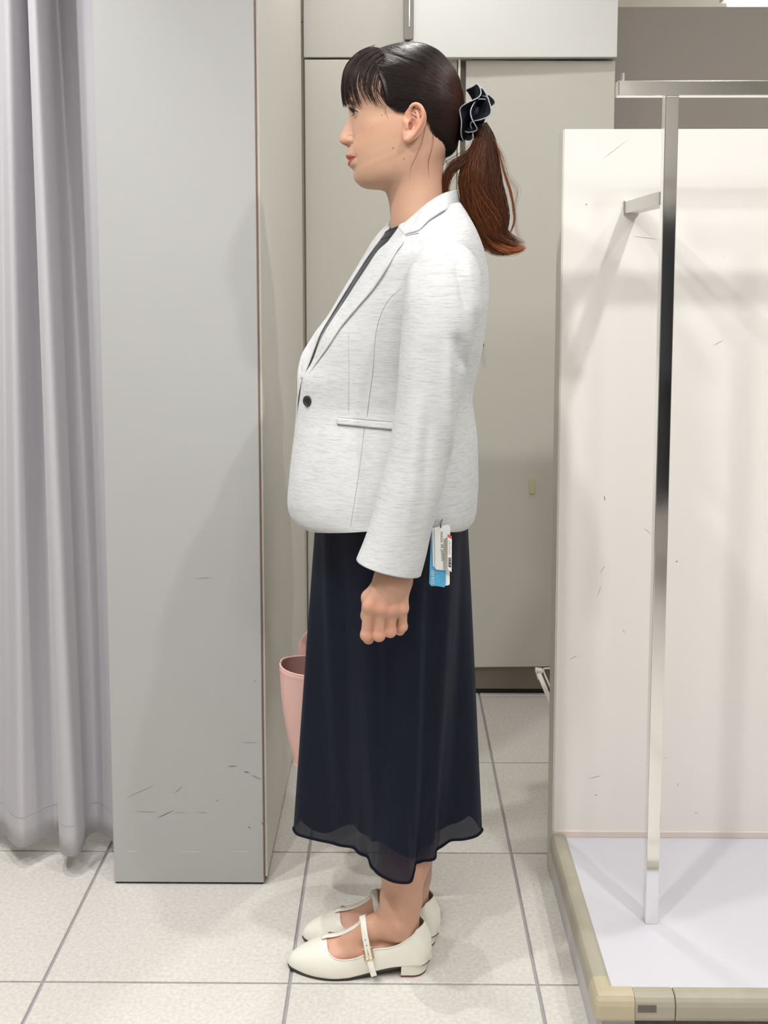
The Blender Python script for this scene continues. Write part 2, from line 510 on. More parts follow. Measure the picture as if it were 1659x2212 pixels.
# storage cabinet closing the back of the aisle
cab = empty('storage_cabinet', (0.17, 2.92, 0), 'tall greige storage cabinet with white upper panels behind the woman', 'cabinet')
box('carcass', -0.24, 0.574, 2.935, 3.20, 0.10, CEIL - .01, mat('carcass_beige', srgb(190, 184, 170), .6), cab)
box('kick_strip', -0.24, 0.574, 2.92, 2.936, 0.0, 0.016, M_black, cab)  # black strip stands in for the shade in the gap below the plinth
box('plinth', -0.238, 0.573, 2.916, 2.936, 0.014, 0.10, M_plinth, cab)  # grey already holds the shade on the kick panel
xs = [float(atY(p, 150, 2.905)[0]) for p in (988, 1006, 1327)]
dl = box('door', -0.234, xs[0], 2.905, 2.930, 0.0835, 1.7065, M_cab, cab, 0.002)
# right door stands a few millimetres ajar
v = np.array([(xs[1], 2.898, .080), (xs[2], 2.890, .0885), (xs[2], 2.915, .0885), (xs[1], 2.923, .080), (xs[1], 2.898, 1.7035), (xs[2], 2.890, 1.699), (xs[2], 2.915, 1.699), (xs[1], 2.923, 1.7035)])
dr = bevel(mesh_obj('door', v, BOXF, M_cab, cab), 0.002)
box('hinge_stile', xs[0] + .0015, xs[0] + .007, 2.885, 2.93, 0.09, 1.722, mat('stile_cream', srgb(222, 216, 200), .4), cab, 0.001)
xu = [float(atY(p, 60, 2.88)[0]) for p in (872, 891, 1333)]
box('upper_panel', -0.236, xu[0] + .004, 2.905, 2.93, 1.712, CEIL - .004, M_cab_upl, cab, 0.0015)
box('upper_panel', xu[1] - .006, xu[2], 2.872, 2.93, 1.705, CEIL - .004, M_cab_up, cab, 0.0015)
# steel pull bar between the upper panels
zb = float(atY(882, 86, 2.868)[2])
xa, xb = float(atY(872, 60, 2.868)[0]), float(atY(893, 60, 2.868)[0])
pts = []
for a in np.linspace(math.pi, 2 * math.pi, 9):
    pts.append(((xa + xb) / 2 + (xb - xa) / 2 * np.sign(math.cos(a)) * abs(math.cos(a)) ** .5, zb + .009 + .009 * -abs(math.sin(a)) ** .5))
pts = [(xa, CEIL - .02)] + pts + [(xb + .004, CEIL - .02)]
n = len(pts)
vv = [(x, 2.864, z) for x, z in pts] + [(x, 2.874, z) for x, z in pts]
ff = [tuple(range(n))[::-1], tuple(range(n, 2 * n))] + [(i, (i + 1) % n, n + (i + 1) % n, n + i) for i in range(n)]
pull = mesh_obj('pull_bar', vv, ff, mat('bronze_dark_metal', (.22, .21, .19, 1), .35, .8), cab); bevel(pull, 0.001)
box('bar_ridge', (xa + xb) / 2 + .001, (xa + xb) / 2 + .0035, 2.860, 2.866, zb + .03, CEIL - .02, M_chrome, cab, 0.0008)
kn = atY(1041, 745, 2.885)
v_, f_ = tube([kn + (0, .012, 0), kn, kn + (0, -.006, 0)], [.003, .006, .004], 10)
mesh_obj('knob', v_, f_, mat('knob_dark', srgb(40, 42, 50), .4), cab, True)
a_, b_ = atY(1144, 1034, 2.893), atY(1155, 1066, 2.893)
box('tape_strip', a_[0], b_[0], 2.8915, 2.897, b_[2], a_[2], M_tape, cab)

# ------------------------------------------------------------------ white display stand: back panel + low platform with bumper
PH = 0.090
disp = empty('display_stand', (0.8, 1.75, 0), 'white display stand with tall back panel and low bumper-edged platform', 'display stand')
bp_ = box('back_panel', 0.3035, 1.75, 1.985, 2.046, 0.0, 1.4115, M_panel, disp, 0.0012)
box('panel_edge', 0.3010, 0.3037, 1.986, 2.045, 0.004, 1.409, M_panel_edge, disp)
FY = 1.512
box('platform_top', 0.312, 1.75, FY + .02, 1.985, PH - .02, PH, M_platform, disp)
box('platform_side', 0.302, 0.312, FY + .02, 1.985, 0.0, PH - .012, mat('platform_side_grey', srgb(205, 204, 206), .5), disp)
box('platform_front', 0.36, 1.75, FY + .10, FY + .115, 0.0, PH - .02, M_plinth, disp)
box('corner_leg', 0.3125, 0.36, FY + .018, FY + .06, 0.0, PH - .012, mat('leg_grey', srgb(176, 174, 172), .5), disp, .002)
box('back_skirting', 0.304, 1.75, 1.981, 1.986, PH, PH + .012, mat('skirting_offwhite', srgb(222, 208, 200), .5), disp, .001)
def bumper(name, p0, p1, m_, inward, w=0.030, top=0.007, drop=0.032):
    p0 = np.array(p0); p1 = np.array(p1); inward = np.array(inward, float)
    prof = [(w, 0.0), (w, .0035), (w * .8, top), (w * .45, top), (w * .2, top - .002), (.002, top - .008), (0, top - .015), (0, -drop + .006), (.004, -drop), (.012, -drop), (.012, 0)]
    v = []
    for p in (p0, p1):
        for (i_, z_) in prof: v.append(p + inward * i_ + np.array([0, 0, z_]))
    n = len(prof)
    f = [(i, (i + 1) % n, n + (i + 1) % n, n + i) for i in range(n)] + [tuple(range(n))[::-1], tuple(range(n, 2 * n))]
    o = mesh_obj(name, v, f, m_, disp, False)
    return bevel(o, 0.0025, 2)
BX = 0.2965
bumper('bumper_strip', (BX, 1.984, PH), (BX, FY + .048, PH), M_trim, (1, 0, 0))
def bumper_corner(top=0.0085, drop=0.032, w=0.031, rho=.010):
    prof = [(w, 0.0), (w, .0035), (w * .8, top), (w * .45, top), (w * .2, top - .002), (.002, top - .008), (0, top - .015), (0, -drop + .006), (.004, -drop), (.012, -drop), (.012, 0)]
    bx, by = BX - .001, FY - .001
    st = [[(bx + i_, by + .049, z_) for i_, z_ in prof]]
    for a_ in np.linspace(0, np.pi / 2, 7):
        st.append([((bx + rho - (rho - i_) * math.cos(a_), by + rho - (rho - i_) * math.sin(a_), z_) if i_ < rho else (bx + i_, by + i_, z_)) for i_, z_ in prof])
    st.append([(bx + .059, by + i_, z_) for i_, z_ in prof])
    v = np.array(st) + np.array([0, 0, PH]); n = len(prof)
    f = [tuple(q_) for q_ in grid_faces(len(st), n, wrap_n=True)] + [tuple(range(n))[::-1], tuple(range((len(st) - 1) * n, len(st) * n))]
    o = mesh_obj('bumper_corner', v.reshape(-1, 3), f, M_trim_new, disp)
    return o
bumper_corner()
bumper('bumper_strip', (BX + .0585, FY, PH), (BX + .118, FY, PH), M_trim, (0, 1, 0))
bumper('bumper_strip', (BX + .119, FY, PH), (1.75, FY, PH), M_trim, (0, 1, 0))
q = [atY(1378, 2172, FY - .0006), atY(1418, 2187, FY - .0006)]
box('worn_tape', q[0][0], q[1][0], FY - .0008, FY + .001, q[1][2], q[0][2], M_patch, disp)

for q_ in ((1305, 1070, 1307, 1083, .0010, 0), (1460, 1212, 1464, 1214, .0014, 0), (1290, 1290, 1300, 1262, .0004, 1), (1230, 1425, 1248, 1416, .0005, 1), (1295, 1240, 1308, 1220, .0004, 1), (1390, 1140, 1408, 1155, .0004, 1), (1283, 1718, 1291, 1717, .0007, 0), (1270, 1683, 1300, 1675, .0004, 1),
           (1540, 747, 1564, 734, .0004, 1), (1345, 1360, 1350, 1368, .0006, 1), (1502, 1755, 1505, 1757, .001, 0), (1466, 1690, 1462, 1700, .0005, 1), (1437, 1637, 1438, 1639, .001, 0), (1265, 440, 1268, 443, .0012, 0), (1300, 345, 1358, 300, .0003, 1), (1365, 510, 1425, 517, .0003, 1)):
    mark(disp, *q_[:4], 1.9846, q_[4], (M_scuffl, M_scuffl)[q_[5]])
# ------------------------------------------------------------------ chrome T-bar garment rail standing on the platform
RX, RY = 0.4245, 1.716
rail = empty('garment_rail', (RX, RY, PH), 'chrome square-tube garment rail with one post on the white platform', 'garment rail')
box('post', RX - .0105, RX + .0105, RY - .0105, RY + .0105, PH, 1.4265, M_chrome, rail, 0.0012)
box('crossbar', 0.3415, 1.60, RY - .0115, RY + .0115, 1.4262, 1.449, M_chrome, rail, 0.0015)
box('wall_arm', RX - .012, RX + .012, RY + .0106, 1.982, 1.262, 1.2835, M_satin, rail, 0.001)
box('arm_plate', RX - .0135, RX + .0135, 1.979, 1.9855, 1.260, 1.2855, M_steel, rail, 0.001)
for x in (0.351, 1.58):
    v_, f_ = tube([(x, RY, 1.448), (x, RY, 1.4615)], .0032, 10)
    mesh_obj('stop_pin', v_, f_, M_steel, rail)
v_, f_ = tube([(1.25, RY, PH), (1.25, RY, 1.427)], .0105, 4)
box('post', 1.24, 1.261, RY - .0105, RY + .0105, PH, 1.4265, M_chrome, rail, 0.0012)

# ------------------------------------------------------------------ white wire rack peeping out behind the panel
wr = empty('wire_rack', (0.36, 2.36, 0), 'white metal rack arm peeping out low behind the display panel', 'rack')
def wpt(u, v, Y): return atY(u, v, Y)
c0 = wpt(1158, 1448, 2.36); c1 = wpt(1184, 1508, 2.30)
def bar(name, a, b, w, h, m_, par):
    a = np.array(a); b = np.array(b); d = b - a; d /= np.linalg.norm(d)
    s = np.cross(d, (0, 1, 0)); s /= np.linalg.norm(s); y = np.cross(s, d)
    v = []
    for p in (a, b):
        for i, j in ((-1, -1), (1, -1), (1, 1), (-1, 1)): v.append(p + s * i * w / 2 + y * j * h / 2)
    return bevel(mesh_obj(name, v, [(0, 1, 2, 3), (7, 6, 5, 4), (0, 4, 5, 1), (1, 5, 6, 2), (2, 6, 7, 3), (3, 7, 4, 0)], m_, par), .0012)
bar('arm', wpt(1163, 1452, 2.36), wpt(1192, 1522, 2.30), .010, .014, M_whitemetal, wr)
bar('end_plate', wpt(1157, 1447, 2.36), wpt(1172, 1449, 2.36), .006, .02, M_whitemetal, wr)
bar('bracket', wpt(1158, 1449, 2.36), wpt(1163, 1466, 2.36), .004, .016, M_whitemetal, wr)
v_, f_ = tube(crom([wpt(1210, 1444, 2.36), wpt(1178, 1444, 2.36), wpt(1174, 1447, 2.36), wpt(1178, 1460, 2.35), wpt(1192, 1492, 2.32)], 24), .002, 6)
mesh_obj('wire_loop', v_, f_, M_whitemetal, wr, True)
bar('bolt', wpt(1165, 1455, 2.352), wpt(1166, 1462, 2.352), .005, .004, M_steel, wr)
bar('foot', (0.40, 2.36, 0.0), wpt(1196, 1500, 2.34), .016, .016, M_whitemetal, wr)

# ------------------------------------------------------------------ fitting room curtain
M_curtain = mat('curtain_satin', srgb(186, 184, 189), 0.55, var=0.02, bump=0.05, bscale=900, sheen=0.2)
HEMZ = 0.045
hem = [(-150, 1830), (-120, 1812), (-90, 1826), (-60, 1815), (-30, 1799), (0, 1803), (20, 1826), (40, 1838), (60, 1832), (95, 1815), (120, 1808), (129, 1822), (126, 1840), (133, 1853), (150, 1857), (165, 1852), (176, 1835), (184, 1815), (205, 1804), (225, 1812), (240, 1824), (262, 1845)]
top = [-190, -160, -125, -90, -50, -10, 3, 20, 38, 54, 68, 72, 70, 75, 88, 97, 101, 105, 116, 138, 172, 215]
H_ = np.array(hem, float); hb = atZ(H_[:, 0], H_[:, 1], np.full(len(H_), HEMZ))
hb[:, 1] += 0.012
tp = np.array([atY(t_, 0.0, y_ ) for t_, y_ in zip(top, hb[:, 1])])
NT = 240
cb = crom(hb, NT); 
ss = np.concatenate([[0], np.cumsum(np.linalg.norm(np.diff(hb, axis=0), axis=1))]); 
# same parameter for the top row
fine = crom(np.hstack([hb, tp]), NT)
rows = []
zt = CEIL - 0.25
colu = project(fine[:, :3])[0]
colu = np.maximum.accumulate(colu)
for t_ in np.linspace(0, 1, 60):
    z = HEMZ + (zt - HEMZ) * t_
    k = (z - HEMZ) / (tp[0, 2] - HEMZ)
    k = k + 0.10 * math.sin(math.pi * min(k, 1)) * 0.6
    kx = (np.sign(k) * abs(k) ** (1 + 1.2 * sstep(172, 208, colu)))[:, None] if k <= 1 else np.full((NT, 1), k)
    xy = fine[:, :2] * (1 - kx) + fine[:, 3:5] * kx
    amp = 1 + .65 * min(k, 1.1)
    y = fine[:, 1].mean() + (xy[:, 1] - fine[:, 1].mean()) * amp
    rows.append(np.stack([xy[:, 0], y, np.full(NT, z)], 1))
CV = np.array(rows)
curt = empty('fitting_room_curtain', (-0.75, 1.97, HEMZ), 'pale grey satin curtain hanging in deep folds left of the partition', 'curtain')
cu_ = mesh_obj('drape', CV.reshape(-1, 3), grid_faces(60, NT), M_curtain, curt, True)
solid(cu_, 0.0022, 0)
# hem stitching a hand's breadth above the bottom edge
zs = HEMZ + 0.062
ti = (zs - HEMZ) / (zt - HEMZ) * 59
i0 = int(ti); fr = ti - i0
line = CV[i0] * (1 - fr) + CV[i0 + 1] * fr
line[:, 1] -= 0.0014
v_, f_ = tube(line, .0007, 5)
mesh_obj('hem_stitching', v_, f_, mat('stitch_grey', srgb(168, 166, 170), .8), curt, True)
sl = CV[:, 62].copy(); sl[:, 1] -= 0.0014
v_, f_ = tube(sl, .0006, 5)
mesh_obj('vertical_seam', v_, f_, MATS['stitch_grey'], curt, True)
# curtain rail overhead
v_, f_ = tube([(-1.3, 1.965, zt + .02), (-0.54, 1.965, zt + .02)], .012, 12)
mesh_obj('rail', v_, f_, M_steel, curt, True)

# ------------------------------------------------------------------ ceiling lamps
M_lampglow = emit_mat('lamp_glow', (1, 0.97, 0.92, 1), 6.0)
M_tubeglow = emit_mat('fluorescent_glow', (1, 0.99, 0.96, 1), 5.0)
M_lampbody = mat('lamp_housing_white', srgb(230, 230, 228), .4)
spot_where = ['in front of the display stand', 'in front of the curtain', 'between camera and woman', 'deep in the aisle before the cabinet', 'over the open floor left of the camera', 'behind the camera on the coat side', 'close above the curtain', 'nearest the wall behind the camera']
for k, (l, t, e, _sz, _rd) in enumerate(SPOTS):
    r = empty('ceiling_spotlight', (l[0], l[1], CEIL), 'white round ceiling spotlight ' + spot_where[k], 'ceiling lamp', 'ceiling spotlights')
    th = np.linspace(0, 2 * np.pi, 28, endpoint=False)
    def ringv(rad, z): return np.stack([l[0] + rad * np.cos(th), l[1] + rad * np.sin(th), np.full(28, z)], 1)
    mesh_obj('housing', np.vstack([ringv(.075, CEIL), ringv(.072, CEIL - .012), ringv(.055, CEIL - .012), ringv(.05, CEIL - .002)]), grid_faces(4, 28, wrap_n=True), M_lampbody, r, True)
    mesh_obj('bulb', np.vstack([ringv(.05, CEIL - .003)]), [tuple(range(28))[::-1]], M_lampglow, r)
labels = ['long white fluorescent ceiling lamp above the camera', 'long white fluorescent ceiling lamp inside the fitting room', 'long white fluorescent ceiling lamp above the display stand', 'bright fluorescent ceiling lamp at the far wall, upper right']
for (l, sx, sy, e), lb in zip(TUBES, labels):
    r = empty('fluorescent_lamp', (l[0], l[1], CEIL), lb, 'ceiling lamp')
    box('housing', l[0] - sx / 2 - .03, l[0] + sx / 2 + .03, l[1] - sy / 2 - .03, l[1] + sy / 2 + .03, CEIL - .035, CEIL, M_lampbody, r, .004)
    box('diffuser', l[0] - sx / 2, l[0] + sx / 2, l[1] - sy / 2, l[1] + sy / 2, CEIL - .06, CEIL - .034, M_tubeglow, r, .006)

# ------------------------------------------------------------------ made-up rail of dark coats behind the camera, added to darken the post reflection
M_coat = [mat('coat_navy', srgb(24, 26, 36), .8, sheen=.2), mat('coat_black', srgb(18, 18, 20), .8, sheen=.2), mat('coat_charcoal', srgb(34, 35, 40), .8, sheen=.2)]
cr = empty('coat_rail', (1.15, -0.55, 1.46), 'steel coat rail hung from the ceiling behind the camera', 'garment rail')
v_, f_ = tube([(0.80, -.55, 1.475), (1.50, -.55, 1.475)], .008, 12); mesh_obj('rail', v_, f_, M_steel, cr, True)
for x in (0.81, 1.49):
    v_, f_ = tube([(x, -.55, 1.475), (x, -.55, CEIL)], .006, 12); mesh_obj('hanging_rod', v_, f_, M_steel, cr, True)
for i in range(5):
    cx = .92 + i * .115
    c_ = empty('coat', (cx, -.55, .34), ['navy coat at one end of the rail behind the camera', 'black coat beside the end navy coat on the rail behind the camera', 'charcoal coat in the middle of the rail behind the camera', 'navy coat between the charcoal and black coats behind the camera', 'black coat at the far end of the rail behind the camera'][i], 'coat', 'coats on the rail')
    th = np.linspace(0, 2 * np.pi, 40, endpoint=False)
    rows_ = []
    for z, hy, hx in ((.34, .25, .050), (.7, .23, .050), (1.0, .21, .048), (1.2, .215, .046), (1.30, .215, .040), (1.355, .18, .030), (1.385, .10, .022), (1.40, .05, .016)):
        rows_.append(np.stack([cx + hx * np.cos(th) * (1 + .12 * np.sin(th * 6)), -.55 + hy * np.sin(th), np.full(40, z)], 1))
    mesh_obj('coat_body', np.vstack(rows_), grid_faces(8, 40, wrap_n=True), M_coat[i % 3], c_, True)
    for sy in (-1, 1):
        v_, f_ = tube([(cx, -.55 + sy * .18, 1.32), (cx + .01, -.55 + sy * .235, 1.1), (cx, -.55 + sy * .245, .8)], [.045, .05, .048], 16)
        mesh_obj('sleeve', v_, f_, M_coat[i % 3], c_, True)
    v_, f_ = tube(crom(np.array([(cx, -.55, 1.39), (cx, -.55, 1.44), (cx, -.535, 1.475), (cx, -.55, 1.4865), (cx, -.566, 1.475)]), 20), .0022, 6)
    mesh_obj('hanger_hook', v_, f_, M_steel, c_, True)

# ================================================================== the woman
PXM = YC / FPX                                # metres per photo pixel in her middle plane
person = empty('person', (0.03, YC, 0), 'woman in white blazer and long navy skirt standing in profile', 'person')
BODY = []                                     # (verts, quads, lips, flush, dark) pieces of the one body mesh

def skin_mat():
    m, N, K, b = new_mat('skin')
    def attr(n):
        a = N.new('ShaderNodeAttribute'); a.attribute_name = n; return a.outputs['Fac']
    tc = N.new('ShaderNodeTexCoord')
    nz = N.new('ShaderNodeTexNoise'); nz.inputs['Scale'].default_value = 22; nz.inputs['Detail'].default_value = 5
    K.new(tc.outputs['Object'], nz.inputs['Vector'])
    def mixc(f, a, bb):
        x = N.new('ShaderNodeMix'); x.data_type = 'RGBA'
        K.new(f, x.inputs['Factor'])
        for s, i in ((a, 'A'), (bb, 'B')):
            if hasattr(s, 'links'): K.new(s, x.inputs[i])
            else: x.inputs[i].default_value = s
        return x.outputs['Result']
    base = mixc(nz.outputs['Fac'], srgb(192, 150, 126), srgb(204, 164, 140))
    c = mixc(attr('flush'), base, srgb(226, 150, 126))
    c = mixc(attr('lips'), c, srgb(174, 76, 70))
    c = mixc(attr('dark'), c, srgb(58, 36, 28))
    K.new(c, b.inputs['Base Color'])
    b.inputs['Roughness'].default_value = 0.42
    b.inputs['Specular IOR Level'].default_value = 0.4
    b.inputs['Subsurface Weight'].default_value = 0.12
    b.inputs['Subsurface Radius'].default_value = (0.009, 0.004, 0.002)
    b.inputs['Subsurface Scale'].default_value = 1.0
    n2 = N.new('ShaderNodeTexNoise'); n2.inputs['Scale'].default_value = 900; n2.inputs['Detail'].default_value = 2
    K.new(tc.outputs['Object'], n2.inputs['Vector'])
    bp = N.new('ShaderNodeBump'); bp.inputs['Strength'].default_value = 0.06; bp.inputs['Distance'].default_value = 0.0006
    K.new(n2.outputs['Fac'], bp.inputs['Height']); K.new(bp.outputs[0], b.inputs['Normal'])
    return m
M_skin = skin_mat()

def add_body(v, q, lips=None, flush=None, dark=None):
    n = len(v); z = np.zeros(n)
    BODY.append((np.asarray(v), np.asarray(q), z if lips is None else lips, z if flush is None else flush, z if dark is None else dark))

# ---------------------------------------------------------------- head and neck: rings given by front, side and back points
#        F(u,v)      S(u,v,w)            B(u,v)      pf   qf   pb   qb
RINGS = [
    ((872, 600), (905, 560, .060), (985, 520), 1.0, 1.0, 1.0, 1.0),
    ((856, 540), (905, 510, .056), (970, 480), 1.0, 1.0, 1.0, 1.0),
    ((845, 498), (902, 475, .053), (962, 445), 1.0, 1.0, 1.0, 1.0),
    ((842.5, 462), (900, 440, .051), (958, 415), 1.0, 1.0, 1.0, 1.0),
    ((841, 443), (898, 418, .0505), (957, 390), 1.0, 1.0, 1.0, 1.0),
    ((837, 425), (896, 400, .051), (957, 375), 1.0, 1.0, 1.0, 1.0),
    ((831, 414), (893, 385, .0525), (958, 362), 1.0, 1.0, 1.0, 1.0),
    ((818, 410), (890, 374, .0545), (959, 352), 1.0, 1.0, 1.0, 1.0),
    ((800, 409), (886, 364, .057), (961, 344), 0.98, 1.0, 1.0, 1.0),
    ((783, 405), (881, 354, .0595), (966, 334), 0.95, 1.0, 1.0, 1.0),
    ((772, 396), (877, 344, .0615), (973, 322), 0.93, 1.0, 1.0, 1.0),
    ((766.5, 386), (874, 334, .063), (979, 310), 0.92, 1.0, 1.0, 1.0),
    ((764.5, 376), (872, 325, .0645), (983, 298), 0.92, 1.0, 1.0, 1.0),
    ((763.5, 366), (871, 316, .0655), (986, 286), 0.93, 1.0, 1.0, 1.0),
    ((761, 355), (870, 308, .0665), (988, 275), 0.94, 1.0, 1.0, 1.0),
    ((758, 340), (870, 298, .0675), (990, 262), 0.95, 1.0, 1.0, 1.0),
    ((756.5, 325), (870, 288, .0685), (991, 248), 0.95, 1.0, 1.0, 1.0),
    ((758, 310), (870, 278, .0692), (992, 236), 0.94, 1.0, 1.0, 1.0),
    ((759.5, 295), (871, 268, .0695), (992, 224), 0.93, 1.0, 1.0, 1.0),
    ((759.5, 280), (872, 258, .0695), (991, 212), 0.92, 1.0, 1.0, 1.0),
    ((758.5, 265), (873, 247, .0692), (989, 201), 0.9, 1.0, 1.0, 1.0),
    ((756, 250), (874, 236, .069), (986, 190), 0.86, 1.0, 1.0, 1.0),
    ((752, 235), (874, 224, .069), (982, 179), 0.82, 1.0, 1.0, 1.0),
    ((746, 218), (874, 210, .069), (977, 168), 0.82, 1.0, 1.0, 1.0),
    ((743, 200), (874, 195, .0685), (971, 157), 0.84, 1.0, 1.0, 1.0),
    ((743, 180), (874, 178, .0665), (962, 145), 0.86, 1.0, 1.0, 1.0),
    ((748, 160), (874, 160, .062), (950, 134), 0.9, 1.0, 1.0, 1.0),
    ((759, 141), (874, 143, .054), (935, 124), 0.95, 1.0, 1.0, 1.0),
    ((778, 124), (874, 127, .043), (918, 115), 1.0, 1.0, 1.0, 1.0),
    ((806, 111), (874, 113, .029), (900, 107), 1.0, 1.0, 1.0, 1.0),
    ((846, 103), (868, 104, .010), (884, 103), 1.0, 1.0, 1.0, 1.0),
]
def interp_rings(R, per, weights=None):
    F = np.array([L(*r[0], 0.0) for r in R]); S = np.array([L(*r[1]) for r in R]); B = np.array([L(*r[2], 0.0) for r in R])
    W = np.array([r[1][2] for r in R]); ex = np.array([r[3:7] for r in R])
    fu = np.array([r[0] for r in R], float)
    k = np.arange(len(R), dtype=float)
    t = np.linspace(0, len(R) - 1, per) if weights is None else weights
    A = np.hstack([F[:, [0, 2]], S[:, [0, 2]], B[:, [0, 2]], W[:, None], ex, fu])
    return t, pchip(k, A, t)
NR, NP = 470, 540
_, A = interp_rings(RINGS, NR)
# angles: dense at the front of the face
g = np.linspace(-1, 1, NP, endpoint=False)
phi = np.sign(g) * (np.abs(g) ** 1.5) * np.pi
c, s_ = np.cos(phi)[None], np.sin(phi)[None]
Fx, Fz, Sx, Sz, Bx, Bz, W, pf, qf, pb, qb, fu, fv = [A[:, i:i + 1] for i in range(13)]
front = c >= 0
ac, as_ = np.abs(c), np.abs(s_)
k = np.where(front, ac ** pf, ac ** pb)
X = np.where(front, Sx + (Fx - Sx) * k, Sx + (Bx - Sx) * k)
Z = np.where(front, Sz + (Fz - Sz) * k, Sz + (Bz - Sz) * k)
w = W * np.sign(s_) * as_ ** np.where(front, qf, qb)
ffw = np.where(front, ac, 0)                  # 1 on the middle of the face
# nose and lips: the photographed profile minus the plain face, faded sideways
prof = np.array([(235, 752), (244, 754.5), (253, 754.2), (262, 751), (270, 746.8), (278, 742.6), (286, 738.6), (292, 735.6), (297, 733.7), (302, 733.2), (306, 734.2), (309, 736.5), (312, 740.5), (314.5, 746), (317, 750.3), (320, 751.6), (325, 750.8), (330, 749.3), (335, 747.4), (338.7, 747), (343, 749.8), (346.3, 754.5), (349, 752.6), (352, 751.3), (356, 751.6), (361, 755), (366, 762), (371, 764.4), (376, 764.5)])
pu = np.interp(fv[:, 0], prof[:, 0], prof[:, 1], left=-1, right=-1)
amp = np.where(pu > 0, fu[:, 0] - pu, 0) * PXM
vv_ = fv[:, 0]
sig = np.interp(vv_, [240, 255, 272, 288, 300, 310, 316, 318, 322], [.0065, .0065, .0078, .0098, .0118, .0125, .012, .010, .009])
fall_n = np.exp(-(np.abs(w) / sig[:, None]) ** 2.6)
lipw = .0305
fall_l = np.clip(1 - (np.abs(w) / lipw) ** 2.0, 0, 1) ** 0.75
isn = (vv_ < 321)[:, None]
dx = amp[:, None] * np.where(isn, fall_n, fall_l) * (ffw > 0)
# nostril wings
def gz(v0, w0, sv, sw): return np.exp(-((fv - v0) / sv) ** 2 - ((np.abs(w) - w0) / sw) ** 2) * (ffw > .3)
dx = dx + .0062 * gz(303, .0135, 9.5, .0052) * (1 - 0.4 * fall_n)
dx = dx - .0025 * gz(306, .0225, 10, .0035)
dx = dx - .0030 * gz(314.5, .0075, 2.6, .0030)            # nostril
dx = dx - .0050 * gz(243, .0310, 13, .0160)               # eye socket
dx = dx + .0022 * gz(222, .0280, 9, .018)                 # brow
dx = dx + .0012 * gz(330, .0330, 18, .010)                # cheek beside the mouth
dx = dx - .0014 * gz(347, .0310, 6, .0030)                # mouth corner
dx = dx + .0016 * gz(386, .0, 10, .014)                   # chin
X = X - dx
wl = w + np.sign(w) * (.0022 * np.exp(-((fv - 283) / 22) ** 2) * np.exp(-((phi[None] * np.sign(phi[None]) - 0.9) / .35) ** 2))
_vu, _vv = project(np.stack([X, YC - np.abs(wl), Z], -1).reshape(-1, 3)); _vu = _vu.reshape(X.shape); _vv = _vv.reshape(X.shape)
_fm = (np.abs(w) > .003) & (ffw > .2)
_rr = np.hypot((_vu - 754.5) / 1.0, (_vv - 303.5) / 1.05)
wing_ = .0034 * np.exp(-(_rr / 6.2) ** 2) - .0020 * np.exp(-((_rr - 10.0) / 1.9) ** 2) * (_vu > 751) * (_vv < 312)
nost = np.exp(-((_vu - 747.0) / 3.4) ** 2 - ((_vv - 311.8 - (_vu - 747) * .12) / 1.5) ** 2) * _fm
wl = wl + np.sign(w) * np.where(_fm, wing_, 0) - np.sign(w) * .0022 * nost
V = np.stack([X, YC - wl, Z], -1)
# eyelids: cover the eyeball, leave the almond opening
EYE_R = 0.0118
eyes = []
eye_c = L(767.5, 244.0, .0315); eye_c = eye_c + np.array([EYE_R * .80, EYE_R * .42, 0])
for sgn in (1, -1):
    ec = eye_c.copy()
    if sgn < 0: ec[1] = 2 * YC - ec[1]
    eyes.append(ec)
    d = V - ec
    r = np.linalg.norm(d, axis=-1)
    dirn = d / r[..., None]
    lat = -sgn * dirn[..., 1]                 # towards the temple
    fwd = -dirn[..., 0]
    az = np.arctan2(lat, fwd); el = np.arcsin(np.clip(dirn[..., 2], -1, 1))
    half = np.clip(1 - ((az - 0.22) / 1.02) ** 2, 0, 1) ** 0.7
    eup, elo = 0.04 + 0.30 * half, 0.04 - 0.27 * half
    near = (r < EYE_R * 1.9) & (fwd > -0.2)
    op = (el < eup) & (el > elo) & near
    lid_r = EYE_R + 0.0014 + 0.0008 * np.exp(-((el - eup - .05) / .07) ** 2)
    nr = np.where(near, np.maximum(r, lid_r), r)
    crease = near & (el > eup)
    nr = nr - np.where(near, .0011 * np.exp(-((el - eup - .26) / .07) ** 2), 0)
    nr = np.where(op, np.minimum(r, EYE_R - .0012), nr)
    V = ec + dirn * nr[..., None]
uu, vp = project(V.reshape(-1, 3))
uu = uu.reshape(NR, NP); vp = vp.reshape(NR, NP)
wn = np.abs(w)
# colour masks
vtop = 335.5 - 1.5 * np.exp(-((wn - .006) / .004) ** 2) + (wn / .0300) ** 2 * 10
vbot = 361.5 - (wn / .0300) ** 2 * 15
lips = (sstep(-.9, .9, fv - vtop) * sstep(-.9, .9, vbot - fv) * (wn < .0300) * (ffw > .5))
flush = .16 * np.exp(-((fv - 300) / 22) ** 2 - ((wn - .046) / .022) ** 2) * (ffw > .1) + .35 * np.exp(-((fv - 303) / 14) ** 2 - (wn / .012) ** 2) * (ffw > .5)
dark = np.zeros_like(lips)
for mu, mv, mr in ((824.6, 249.3, 1.3), (849.3, 320.3, 1.5), (872.4, 343.3, 1.5), (895.3, 227.6, .1), (803, 276, .8)):
    dark = np.maximum(dark, .85 * (1 - sstep(mr * .6, mr * 1.3, np.hypot(uu - mu, vp - mv))) * (w > 0))
dark = np.maximum(dark, .55 * np.exp(-((fv - 346.2) / 1.1) ** 2) * (wn < .0300) * (ffw > .5))
dark = np.maximum(dark, .8 * sstep(.35, .8, nost))
faces = grid_faces(NR, NP, wrap_n=True)
Vh = V.reshape(-1, 3)
top_i = len(Vh)
